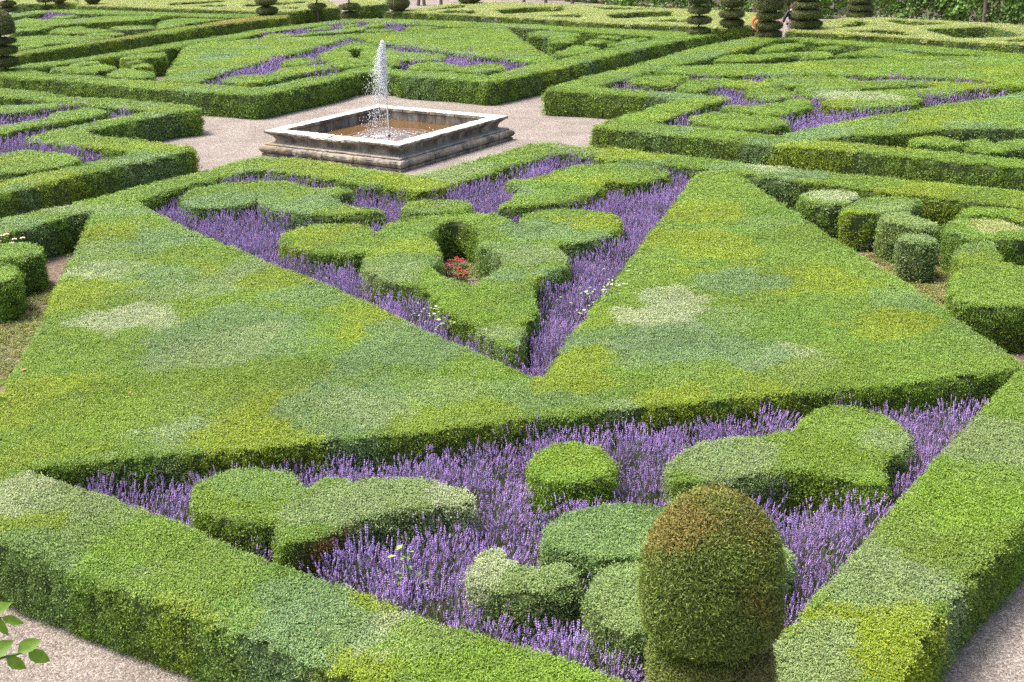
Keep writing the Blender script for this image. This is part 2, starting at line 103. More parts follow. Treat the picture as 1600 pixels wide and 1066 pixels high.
  {'key': 'k5', 'name': 'scroll_hedge', 'label': 'comma shaped hedge curling above the round front hedge of the right square', 'smooth': 1, 'h': 0.75, 'pal': 'box', 'grp': 'scroll hedges of the right hand square', 'outer': [[6.1, 37.07], [6.27, 37.48], [7.06, 37.32], [7.86, 37.72], [8.42, 38.3], [8.71, 38.12], [8.67, 37.21], [8.45, 36.71], [7.96, 36.16], [7.52, 35.63], [7.02, 35.72], [6.52, 36.34], [6.13, 36.63]], 'holes': []},
  {'key': 'k6', 'name': 'scroll_hedge', 'label': 'round yellow green hedge at the front of the right square lavender', 'smooth': 1, 'h': 0.75, 'pal': 'box', 'grp': 'scroll hedges of the right hand square', 'outer': [[4.94, 35.52], [5.11, 36.0], [5.57, 36.43], [6.1, 36.43], [6.56, 36.02], [6.92, 35.64], [7.31, 35.26], [7.45, 34.64], [7.32, 34.19], [6.82, 33.82], [6.07, 33.77], [5.49, 34.25], [4.99, 34.92]], 'holes': []},
  {'key': 'm1', 'name': 'block_hedge', 'label': 'lens shaped block in the bare gap along the right square front border', 'smooth': 1, 'h': 0.75, 'pal': 'box', 'grp': 'scroll hedges of the right hand square', 'outer': [[9.65, 31.48], [9.84, 31.86], [10.29, 32.03], [10.59, 31.89], [10.83, 31.52], [10.81, 30.95], [10.48, 30.69], [10.08, 30.84], [9.77, 31.05]], 'holes': []},
  {'key': 'm2', 'name': 'block_hedge', 'label': 'V-shaped block hedge by the right edge above the right square front border', 'smooth': 1, 'h': 0.75, 'pal': 'box', 'grp': 'scroll hedges of the right hand square', 'outer': [[10.74, 30.65], [10.97, 31.25], [11.27, 31.6], [11.52, 31.64], [11.51, 31.23], [11.48, 30.91], [11.85, 31.17], [12.37, 31.33], [13.11, 31.28], [12.95, 30.5], [11.98, 30.28], [11.71, 30.17], [11.17, 29.88], [10.9, 29.85], [10.69, 30.11]], 'holes': []},
  {'key': 'D_frame', 'name': 'border_hedge', 'label': 'border hedge of the square behind the fountain, notched round the basin', 'smooth': 0, 'h': 0.75, 'pal': 'box', 'grp': None, 'outer': [[-19.18, 50.37], [-18.47, 52.55], [-17.23, 53.39], [-16.43, 54.59], [-15.51, 56.03], [-14.38, 57.97], [-13.78, 58.98], [-12.41, 60.57], [-11.34, 62.63], [-10.05, 63.92], [-8.71, 65.25], [-7.51, 66.08], [-6.8, 66.16], [-6.12, 66.25], [-4.24, 65.01], [-2.36, 63.8], [-0.11, 61.92], [1.76, 60.77], [3.39, 59.18], [4.57, 58.29], [6.85, 56.59], [8.29, 55.43], [8.82, 54.8], [6.64, 52.74], [5.4, 51.21], [3.58, 48.63], [2.07, 46.26], [1.39, 45.62], [0.72, 44.69], [0.07, 43.95], [-0.41, 43.33], [-0.87, 43.72], [-1.84, 44.53], [-2.39, 44.81], [-3.4, 45.5], [-3.89, 46.24], [-4.7, 46.91], [-5.13, 46.53], [-5.79, 44.99], [-6.47, 44.12], [-6.8, 43.49], [-7.32, 42.78], [-7.69, 42.2], [-8.15, 42.3], [-8.87, 42.85], [-9.85, 43.33], [-12.63, 45.06], [-15.69, 47.4], [-18.26, 48.8]], 'holes': [[[-17.87, 50.75], [-17.48, 51.56], [-16.91, 52.35], [-15.93, 53.45], [-14.88, 54.59], [-14.24, 55.69], [-13.39, 57.01], [-12.83, 57.77], [-12.15, 58.52], [-11.51, 59.06], [-11.1, 60.44], [-10.62, 61.34], [-10.05, 61.97], [-8.96, 63.01], [-8.36, 63.67], [-7.53, 64.28], [-6.9, 64.67], [-5.45, 63.62], [-4.34, 62.69], [-3.18, 62.05], [-2.06, 60.87], [-0.97, 60.8], [-0.11, 61.08], [0.46, 60.09], [2.5, 58.16], [4.42, 56.34], [5.75, 55.0], [6.35, 54.6], [5.83, 53.62], [4.85, 52.39], [4.19, 51.54], [3.41, 50.56], [2.44, 49.11], [1.89, 48.17], [1.21, 47.82], [0.7, 47.09], [0.24, 46.38], [-0.24, 45.38], [-0.57, 44.99], [-0.89, 45.22], [-1.23, 45.61], [-1.9, 46.25], [-2.47, 46.54], [-3.36, 46.92], [-3.96, 47.73], [-4.5, 48.54], [-5.3, 48.22], [-5.71, 47.15], [-6.12, 46.45], [-6.72, 45.96], [-7.35, 45.05], [-7.85, 44.14], [-8.09, 44.05], [-8.68, 44.33], [-9.44, 44.93], [-10.38, 45.44], [-11.87, 46.38], [-13.25, 47.0], [-14.63, 48.28], [-15.85, 48.9], [-16.72, 49.44]]]},
  {'key': 'D_wedge', 'name': 'wedge_hedge', 'label': 'flat mottled bow-tie hedge seen behind the water jet', 'smooth': 0, 'h': 0.75, 'pal': 'box', 'grp': None, 'outer': [[-13.39, 57.01], [-13.02, 58.29], [-12.1, 58.27], [-11.41, 58.55], [-10.68, 58.82], [-9.85, 58.83], [-9.16, 58.87], [-7.78, 58.96], [-7.12, 59.27], [-6.24, 59.51], [-5.19, 59.71], [-3.93, 59.85], [-2.82, 60.3], [-2.25, 60.39], [-0.97, 60.53], [-0.4, 61.17], [0.09, 61.02], [0.56, 57.24], [0.92, 54.58], [1.39, 51.49], [1.85, 48.9], [1.98, 48.15], [1.26, 47.8], [0.95, 48.06], [0.1, 49.16], [-0.96, 50.17], [-2.09, 51.62], [-3.37, 53.39], [-4.4, 54.74], [-5.2, 55.85], [-5.78, 56.94], [-6.52, 58.11], [-7.11, 56.17], [-7.8, 53.96], [-8.06, 53.41], [-8.77, 52.0], [-9.21, 50.24], [-9.69, 48.95], [-10.01, 47.85], [-10.26, 46.63], [-10.52, 45.47], [-11.83, 46.22], [-11.95, 47.65], [-12.21, 49.04], [-12.59, 51.64], [-12.92, 54.08]], 'holes': []},
  {'key': 'p1', 'name': 'scroll_hedge', 'label': 'yellowish flat hedge tip left of the far lavender strips', 'smooth': 1, 'h': 0.75, 'pal': 'box', 'grp': 'scroll hedges of the square behind the fountain', 'outer': [[-10.55, 59.52], [-10.4, 60.49], [-9.69, 60.54], [-9.36, 60.44], [-9.23, 59.14], [-9.85, 58.83]], 'holes': []},
  {'key': 'p2', 'name': 'scroll_hedge', 'label': 'long thin hedge ribbon between two far lavender strips', 'smooth': 1, 'h': 0.75, 'pal': 'box', 'grp': 'scroll hedges of the square behind the fountain', 'outer': [[-9.25, 59.64], [-8.66, 60.75], [-7.57, 61.48], [-6.88, 62.36], [-6.3, 62.18], [-6.19, 61.33], [-7.09, 60.28], [-7.94, 60.28], [-9.03, 59.33]], 'holes': []},
  {'key': 'p3', 'name': 'scroll_hedge', 'label': 'small pale hedge dash left of the far tiered topiary foot', 'smooth': 1, 'h': 0.75, 'pal': 'box', 'grp': 'scroll hedges of the square behind the fountain', 'outer': [[-8.78, 61.85], [-8.54, 63.16], [-8.02, 63.28], [-7.73, 62.63], [-8.15, 61.93], [-8.65, 61.54]], 'holes': []},
  {'key': 'p4', 'name': 'scroll_hedge', 'label': 'short hedge dash directly below the far tiered topiary', 'smooth': 1, 'h': 0.75, 'pal': 'box', 'grp': 'scroll hedges of the square behind the fountain', 'outer': [[-7.64, 62.88], [-7.46, 63.68], [-6.75, 63.74], [-6.63, 62.85], [-7.3, 62.22]], 'holes': []},
  {'key': 'p5', 'name': 'scroll_hedge', 'label': 'short blue green hedge dash right of the far tiered topiary foot', 'smooth': 1, 'h': 0.75, 'pal': 'box', 'grp': 'scroll hedges of the square behind the fountain', 'outer': [[-6.45, 62.79], [-6.22, 63.86], [-5.54, 63.65], [-5.41, 62.74], [-5.76, 62.02], [-6.3, 62.18]], 'holes': []},
  {'key': 'p6', 'name': 'scroll_hedge', 'label': 'thin flat hedge dash above the top of the water jet', 'smooth': 1, 'h': 0.75, 'pal': 'box', 'grp': 'scroll hedges of the square behind the fountain', 'outer': [[-6.14, 60.52], [-5.98, 61.27], [-5.0, 60.97], [-4.67, 60.34], [-5.36, 60.02], [-5.94, 60.2]], 'holes': []},
  {'key': 'p7', 'name': 'scroll_hedge', 'label': 'pale greyish hedge sliver at the back right of the square beyond the jet', 'smooth': 1, 'h': 0.75, 'pal': 'box', 'grp': 'scroll hedges of the square behind the fountain', 'outer': [[-4.45, 61.34], [-4.06, 62.04], [-3.16, 61.48], [-2.75, 60.81], [-3.53, 60.25], [-4.09, 60.16]], 'holes': []},
  {'key': 'q1', 'name': 'scroll_hedge', 'label': 'small hedge tongue in lavender to the left of the water jet', 'smooth': 1, 'h': 0.75, 'pal': 'box', 'grp': 'scroll hedges of the square behind the fountain', 'outer': [[-8.3, 50.19], [-8.27, 51.11], [-7.8, 51.56], [-7.14, 51.2], [-6.84, 50.38], [-7.01, 49.87], [-7.5, 49.46], [-8.03, 49.24]], 'holes': []},
  {'key': 'q2', 'name': 'scroll_hedge', 'label': 'long comma hedge in lavender behind the left corner of the basin', 'smooth': 1, 'h': 0.75, 'pal': 'box', 'grp': 'scroll hedges of the square behind the fountain', 'outer': [[-9.65, 46.02], [-9.69, 46.81], [-9.2, 47.17], [-8.53, 47.17], [-8.23, 47.43], [-8.0, 48.88], [-7.45, 49.09], [-6.94, 49.32], [-6.48, 49.21], [-6.22, 48.62], [-6.3, 48.13], [-6.66, 47.88], [-6.9, 47.27], [-7.22, 46.87], [-7.68, 46.03], [-8.33, 45.12], [-8.95, 44.97], [-9.46, 45.38]], 'holes': []},
  {'key': 'q3', 'name': 'scroll_hedge', 'label': 'heart hedge with dark open centre standing behind the water jet', 'smooth': 1, 'h': 0.75, 'pal': 'box', 'grp': 'scroll hedges of the square behind the fountain', 'outer': [[-7.16, 52.37], [-6.95, 53.73], [-6.68, 55.15], [-6.34, 56.4], [-5.71, 56.23], [-5.09, 55.15], [-4.58, 53.72], [-3.99, 52.53], [-3.08, 51.89], [-2.37, 51.31], [-2.14, 50.48], [-2.25, 49.58], [-2.96, 49.58], [-3.63, 49.75], [-3.85, 49.44], [-3.68, 48.69], [-4.01, 48.42], [-4.33, 49.03], [-4.66, 48.76], [-5.22, 48.55], [-5.85, 48.36], [-6.43, 49.37], [-6.71, 50.34], [-6.99, 51.16]], 'holes': [[[-6.14, 53.51], [-5.97, 54.1], [-5.58, 53.78], [-5.45, 52.12], [-5.41, 50.94], [-5.54, 50.79], [-5.81, 51.82]]]},
  {'key': 'q4', 'name': 'scroll_hedge', 'label': 'winged hedge in lavender just right of the water jet', 'smooth': 1, 'h': 0.75, 'pal': 'box', 'grp': 'scroll hedges of the square behind the fountain', 'outer': [[-3.4, 47.93], [-3.2, 48.74], [-2.71, 49.33], [-2.18, 49.02], [-1.69, 48.02], [-1.45, 47.62], [-0.93, 48.0], [-0.25, 48.18], [0.09, 47.58], [0.07, 46.75], [-0.36, 46.2], [-0.9, 45.85], [-1.46, 46.14], [-1.84, 46.39], [-2.37, 46.84], [-2.94, 46.98], [-3.29, 47.23]], 'holes': []},
  {'key': 'r1', 'name': 'block_hedge', 'label': 'branching low hedge in the left corner of the square beyond the fountain', 'smooth': 1, 'h': 0.75, 'pal': 'box', 'grp': 'scroll hedges of the square behind the fountain', 'outer': [[-16.97, 50.36], [-16.97, 50.89], [-16.52, 51.32], [-16.69, 52.29], [-16.22, 52.56], [-15.77, 52.63], [-15.54, 52.01], [-16.06, 51.58], [-15.94, 51.0], [-15.66, 51.48], [-15.19, 51.55], [-14.64, 50.86], [-14.48, 50.11], [-15.02, 50.06], [-14.93, 49.18], [-15.38, 49.12], [-16.25, 49.67], [-16.57, 50.09]], 'holes': []},
  {'key': 'r2', 'name': 'block_hedge', 'label': 'curved pale hedge against the inner side of that left corner border', 'smooth': 1, 'h': 0.75, 'pal': 'box', 'grp': 'scroll hedges of the square behind the fountain', 'outer': [[-14.31, 48.21], [-14.31, 49.37], [-14.2, 50.4], [-13.75, 49.76], [-13.2, 49.45], [-12.62, 48.63], [-12.39, 47.6], [-12.93, 47.24], [-13.8, 47.76]], 'holes': []},
  {'key': 'r3', 'name': 'block_hedge', 'label': 'tiny white-topped block hedge left of the bare dark gap, beyond the fountain', 'smooth': 1, 'h': 0.75, 'pal': 'box', 'grp': 'scroll hedges of the square behind the fountain', 'outer': [[-13.94, 50.51], [-14.04, 51.26], [-13.49, 51.49], [-13.24, 50.88], [-13.2, 50.33], [-13.64, 50.26]], 'holes': []},
  {'key': 'r4', 'name': 'block_hedge', 'label': 'tiny stub hedge behind the white-topped block, beyond the fountain', 'smooth': 1, 'h': 0.75, 'pal': 'box', 'grp': 'scroll hedges of the square behind the fountain', 'outer': [[-14.49, 51.74], [-14.49, 52.5], [-14.11, 52.79], [-13.93, 52.17], [-14.17, 51.85], [-14.28, 51.32]], 'holes': []},
  {'key': 'r5', 'name': 'block_hedge', 'label': 'angled hedge piece with tall dark end beside the bare gap', 'smooth': 1, 'h': 0.75, 'pal': 'box', 'grp': 'scroll hedges of the square behind the fountain', 'outer': [[-15.11, 53.24], [-15.04, 54.23], [-14.52, 54.71], [-13.76, 54.93], [-13.45, 53.81], [-13.59, 53.25], [-14.05, 53.17], [-14.35, 53.05], [-14.57, 52.71], [-14.81, 52.58]], 'holes': []},
  {'key': 's1', 'name': 'block_hedge', 'label': 'hooked block hedge right of the bow-tie hedge beyond the fountain', 'smooth': 1, 'h': 0.75, 'pal': 'box', 'grp': 'scroll hedges of the square behind the fountain', 'outer': [[1.08, 57.34], [1.46, 58.22], [2.27, 57.97], [2.87, 57.29], [3.24, 56.69], [3.2, 55.99], [2.86, 55.62], [3.08, 54.86], [2.97, 54.22], [2.32, 54.18], [1.96, 54.73], [1.92, 55.89], [1.61, 56.21], [1.11, 56.36]], 'holes': []},
  {'key': 's2', 'name': 'block_hedge', 'label': 'small yellow-topped drum hedge in front of the hooked block', 'smooth': 1, 'h': 0.75, 'pal': 'box', 'grp': 'scroll hedges of the square behind the fountain', 'outer': [[1.82, 53.88], [2.05, 54.48], [2.51, 54.35], [2.83, 54.04], [2.68, 53.64], [2.09, 53.59]], 'holes': []},
  {'key': 's3', 'name': 'block_hedge', 'label': 'small round drum hedge alone in the far right corner bed', 'smooth': 1, 'h': 0.75, 'pal': 'box', 'grp': 'scroll hedges of the square behind the fountain', 'outer': [[3.33, 53.89], [3.68, 54.46], [4.11, 54.11], [4.21, 53.64], [3.79, 53.11], [3.34, 53.24]], 'holes': []},
  {'key': 's4', 'name': 'block_hedge', 'label': 'pointed flat hedge in front of both drum hedges, far right corner bed', 'smooth': 1, 'h': 0.75, 'pal': 'box', 'grp': 'scroll hedges of the square behind the fountain', 'outer': [[1.78, 50.03], [2.18, 51.08], [2.61, 52.38], [3.02, 52.9], [3.2, 52.22], [3.7, 51.88], [3.47, 50.74], [2.84, 49.94], [2.33, 49.69], [1.99, 49.41]], 'holes': []},
  {'key': 's5', 'name': 'block_hedge', 'label': 'little L-shaped hedge behind the round drum hedge', 'smooth': 1, 'h': 0.75, 'pal': 'box', 'grp': 'scroll hedges of the square behind the fountain', 'outer': [[3.91, 55.54], [4.18, 55.94], [4.81, 55.28], [4.85, 54.58], [4.46, 54.24], [4.39, 54.94], [3.95, 55.07]], 'holes': []},
  {'key': 's6', 'name': 'block_hedge', 'label': 'forked hedge at the narrow end of the far right corner bed', 'smooth': 1, 'h': 0.75, 'pal': 'box', 'grp': 'scroll hedges of the square behind the fountain', 'outer': [[4.07, 51.98], [4.23, 52.99], [4.73, 53.28], [5.01, 54.08], [5.78, 54.54], [5.83, 53.84], [5.37, 53.31], [5.18, 52.72], [4.45, 52.08]], 'holes': []},
  {'key': 'E_near', 'name': 'border_hedge', 'label': 'long border hedge of the far left square with orange-tinged top', 'smooth': 0, 'h': 0.75, 'pal': 'box', 'grp': 'hedges of the far left square', 'outer': [[-21.04, 52.44], [-20.75, 56.35], [-19.83, 57.86], [-18.72, 59.66], [-17.4, 61.01], [-16.3, 63.59], [-15.26, 65.26], [-14.8, 65.7], [-13.83, 67.83], [-12.77, 69.1], [-11.91, 69.81], [-10.87, 69.46], [-10.7, 68.73], [-10.95, 67.84], [-12.24, 67.0], [-13.44, 65.86], [-14.47, 64.15], [-15.38, 62.23], [-15.88, 61.85], [-17.73, 59.14], [-19.14, 57.01], [-19.9, 55.29], [-20.74, 51.63]], 'holes': []},
  {'key': 'E_far', 'name': 'border_hedge', 'label': 'back border strip of the far left square', 'smooth': 0, 'h': 0.75, 'pal': 'box', 'grp': 'hedges of the far left square', 'outer': [[-27.37, 75.03], [-26.68, 76.64], [-26.01, 77.55], [-22.65, 76.38], [-18.83, 73.92], [-16.78, 72.5], [-14.51, 71.37], [-11.97, 70.16], [-12.43, 68.98], [-13.95, 69.16], [-16.15, 70.56], [-18.35, 71.98], [-20.69, 73.13], [-22.83, 74.21], [-24.53, 75.53], [-25.25, 75.77], [-25.72, 74.83], [-26.42, 73.29]], 'holes': []},
  {'key': 'E1', 'name': 'wedge_hedge', 'label': 'broad flat hedge at the top left just under the far left lavender', 'smooth': 0, 'h': 0.75, 'pal': 'box', 'grp': 'hedges of the far left square', 'outer': [[-25.63, 71.01], [-25.32, 72.59], [-23.93, 71.45], [-22.18, 71.21], [-21.13, 72.22], [-19.74, 72.1], [-17.46, 71.34], [-17.81, 69.78], [-19.15, 69.24], [-20.03, 68.89], [-21.43, 68.71], [-22.18, 68.02], [-22.43, 67.49], [-24.52, 67.84]], 'holes': []},
  {'key': 'E2', 'name': 'scroll_hedge', 'label': 'pale small hedge beside the far left lavender patch', 'smooth': 0, 'h': 0.75, 'pal': 'box', 'grp': 'hedges of the far left square', 'outer': [[-24.04, 72.85], [-24.06, 73.55], [-22.94, 73.53], [-22.63, 72.73], [-22.85, 71.77], [-23.64, 72.03]], 'holes': []},
  {'key': 'E4', 'name': 'scroll_hedge', 'label': 'dark-sided hedge strip behind the domed topiary at the left edge', 'smooth': 0, 'h': 0.75, 'pal': 'box', 'grp': 'hedges of the far left square', 'outer': [[-24.07, 66.81], [-23.52, 67.23], [-22.65, 67.86], [-22.22, 66.83], [-22.5, 66.04], [-23.52, 65.21]], 'holes': []},
  {'key': 'E5', 'name': 'scroll_hedge', 'label': 'hooked hedge in the middle of the far left square', 'smooth': 0, 'h': 0.75, 'pal': 'box', 'grp': 'hedges of the far left square', 'outer': [[-21.55, 64.62], [-21.87, 66.43], [-20.68, 67.24], [-20.38, 66.55], [-20.36, 65.96], [-19.02, 65.26], [-18.41, 64.51], [-19.0, 63.58], [-20.56, 63.77]], 'holes': []},
  {'key': 'E6', 'name': 'scroll_hedge', 'label': 'thin hedge ribbon lying behind the orange-tinged border hedge', 'smooth': 0, 'h': 0.75, 'pal': 'box', 'grp': 'hedges of the far left square', 'outer': [[-19.48, 63.18], [-18.59, 63.73], [-17.53, 63.14], [-17.46, 62.32], [-18.36, 62.06], [-19.15, 62.55]], 'holes': []},
  {'key': 'E7', 'name': 'scroll_hedge', 'label': 'flat hedge ribbon in the far left square beside the hooked one', 'smooth': 0, 'h': 0.75, 'pal': 'box', 'grp': 'hedges of the far left square', 'outer': [[-19.18, 66.18], [-18.26, 66.49], [-16.98, 66.38], [-16.61, 65.09], [-17.51, 64.8], [-18.36, 64.78]], 'holes': []},
  {'key': 'E9', 'name': 'wedge_hedge', 'label': 'lower flat wedge hedge in the far left square above a lavender dash', 'smooth': 0, 'h': 0.75, 'pal': 'box', 'grp': 'hedges of the far left square', 'outer': [[-23.28, 62.97], [-21.2, 63.16], [-19.22, 62.31], [-17.55, 61.56], [-18.26, 60.01], [-19.95, 59.52], [-21.48, 59.47], [-22.01, 59.38]], 'holes': []},
  {'key': 'E10', 'name': 'scroll_hedge', 'label': 'small hedge patch next to the tiered topiary at the left edge', 'smooth': 0, 'h': 0.75, 'pal': 'box', 'grp': 'hedges of the far left square', 'outer': [[-21.09, 58.66], [-20.95, 59.33], [-19.93, 59.28], [-19.99, 58.36], [-20.57, 57.39]], 'holes': []},
  {'key': 'E11', 'name': 'wedge_hedge', 'label': 'zigzag hedge tapering to the right end of the far left square', 'smooth': 0, 'h': 0.75, 'pal': 'box', 'grp': 'hedges of the far left square', 'outer': [[-16.74, 66.01], [-17.15, 67.96], [-16.75, 69.43], [-15.91, 69.48], [-14.65, 68.74], [-13.89, 68.49], [-14.71, 67.49], [-15.52, 66.82], [-15.44, 65.9], [-16.29, 64.43]], 'holes': []},
  {'key': 'F1', 'name': 'border_hedge', 'label': 'far pale-topped hedge at the top left under bowl topiaries', 'smooth': 0, 'h': 0.75, 'pal': 'dry', 'grp': 'pale far hedges with triangular openings', 'outer': [[-29.4, 82.45], [-26.76, 81.91], [-25.21, 81.34], [-26.97, 87.49], [-30.25, 89.78], [-32.28, 89.57]], 'holes': []},
  {'key': 'F2', 'name': 'border_hedge', 'label': 'far pale hedge with slit openings left of the stone basin axis', 'smooth': 0, 'h': 0.75, 'pal': 'dry', 'grp': 'pale far hedges with triangular openings', 'outer': [[-24.79, 79.92], [-23.4, 79.01], [-19.43, 76.39], [-16.73, 74.67], [-12.95, 72.25], [-11.07, 71.24], [-10.29, 72.4], [-8.58, 72.9], [-9.39, 76.3], [-11.51, 81.41], [-19.71, 87.57], [-26.6, 87.34], [-25.75, 83.29]], 'holes': [[[-18.97, 77.81], [-19.19, 79.54], [-16.21, 80.12], [-15.88, 79.14], [-17.26, 78.0]], [[-17.17, 76.36], [-16.66, 77.37], [-15.53, 76.96], [-15.28, 75.68]], [[-14.22, 75.3], [-14.41, 76.95], [-11.09, 77.76], [-10.84, 76.44], [-12.47, 75.45]], [[-11.94, 73.35], [-11.54, 73.96], [-10.98, 74.14], [-10.81, 72.95]]]},
  {'key': 'F3', 'name': 'border_hedge', 'label': 'short far hedge end between tiered and bowl topiaries', 'smooth': 0, 'h': 0.75, 'pal': 'dry', 'grp': 'pale far hedges with triangular openings', 'outer': [[-7.87, 73.02], [-6.23, 74.33], [-6.42, 77.67], [-8.34, 80.16], [-8.55, 76.8]], 'holes': []},
  {'key': 'F4', 'name': 'border_hedge', 'label': 'far pale hedge grid with triangular openings above the bow-tie hedge', 'smooth': 0, 'h': 0.75, 'pal': 'dry', 'grp': 'pale far hedges with triangular openings', 'outer': [[-6.04, 69.5], [-4.73, 70.44], [-3.15, 72.44], [-1.82, 73.87], [0.59, 72.58], [3.24, 70.84], [5.73, 68.83], [8.06, 66.6], [9.75, 65.33], [11.79, 63.02], [11.99, 61.73], [10.84, 57.12], [9.86, 56.92], [8.81, 56.99], [7.98, 58.01], [7.12, 58.81], [4.74, 60.37], [2.69, 62.45], [-0.1, 64.87], [-2.46, 66.94], [-4.62, 68.67]], 'holes': [[[-3.85, 69.43], [-2.77, 71.18], [-1.92, 71.98], [-1.85, 70.49]], [[-3.44, 68.26], [-2.53, 68.97], [-1.32, 68.55], [-1.26, 66.85]], [[-0.32, 68.54], [1.21, 69.39], [3.19, 69.04], [3.12, 66.99], [0.12, 66.06]], [[1.57, 64.62], [3.27, 64.99], [3.84, 64.8], [3.78, 63.28]], [[4.49, 68.57], [5.65, 67.81], [7.83, 66.01], [5.23, 66.59]], [[4.88, 64.44], [6.65, 65.11], [8.16, 64.91], [7.92, 62.8], [6.37, 62.42], [5.18, 62.22]], [[6.45, 60.94], [7.55, 61.16], [8.26, 60.92], [8.11, 59.57]]]},
  {'key': 'F5', 'name': 'border_hedge', 'label': 'far right pale hedge grid with rose-filled openings before the vine wall', 'smooth': 0, 'h': 0.75, 'pal': 'dry', 'grp': 'pale far hedges with triangular openings', 'outer': [[11.45, 55.2], [12.61, 56.57], [14.0, 58.5], [15.15, 59.79], [16.19, 59.45], [17.8, 57.8], [19.69, 56.13], [21.13, 54.65], [25.11, 49.55], [22.23, 43.67], [18.76, 48.33], [16.84, 49.86], [15.54, 51.49], [13.75, 53.11], [12.47, 54.18]], 'holes': [[[13.67, 55.74], [15.33, 58.06], [15.61, 56.65], [14.72, 55.91]], [[13.71, 54.51], [15.26, 54.52], [15.88, 53.86], [15.99, 52.01], [15.37, 52.63]], [[16.47, 58.24], [18.17, 56.35], [18.38, 55.77], [17.08, 55.68], [16.56, 56.35]], [[16.92, 54.25], [18.18, 54.35], [19.59, 54.39], [19.9, 51.51], [19.28, 50.83], [17.19, 51.01]], [[18.37, 49.83], [19.58, 49.9], [20.07, 48.16]]]},
]
LAVENDER = [{'key': 'A_top', 'label': 'lavender bed around the heart hedge and winged scrolls of the nearest square', 'poly': [[-8.25, 28.59], [-5.93, 31.48], [-1.99, 28.42], [1.25, 32.16], [4.44, 29.83], [0.37, 16.61]]}, {'key': 'A_bot', 'label': 'broad front lavender bed filling the near corner behind the domed topiary', 'poly': [[-5.88, 14.39], [0.36, 15.23], [6.86, 16.63], [1.51, 9.14]]}, {'key': 'B', 'label': 'lavender between the hedges of the left square', 'poly': [[-17.73, 39.2], [-13.94, 42.91], [-10.8, 41.03], [-12.74, 37.77], [-13.42, 36.71], [-9.67, 34.16], [-11.95, 30.91], [-13.62, 29.49]]}, {'key': 'C', 'label': 'lavender between the scroll hedges of the right square', 'poly': [[2.86, 42.65], [5.33, 45.78], [8.72, 44.05], [11.86, 43.16], [14.99, 41.16], [16.08, 39.73], [6.92, 33.45], [3.88, 35.89], [6.81, 39.6]]}, {'key': 'D', 'label': 'lavender between basin and bow-tie hedge of the square behind the fountain', 'poly': [[-10.72, 46.39], [-6.68, 59.5], [1.5, 49.08], [-0.47, 46.05], [-4.62, 49.53], [-8.35, 45.13]]}, {'key': 'D_far', 'label': 'far lavender strips behind the bow-tie hedge and water jet', 'poly': [[-12.4, 59.67], [-11.37, 61.9], [-7.07, 66.22], [-0.26, 62.59], [-5.32, 61.14]]}, {'key': 'E', 'label': 'small lavender dashes in the far left square', 'poly': [[-24.54, 72.84], [-25.4, 77.05], [-23.02, 75.14], [-22.71, 72.92]]}, {'key': 'E_low', 'label': 'lavender dash behind the long orange-tinged hedge at the far left', 'poly': [[-20.14, 60.15], [-19.42, 61.91], [-18.54, 61.41], [-19.24, 60.38]]}]
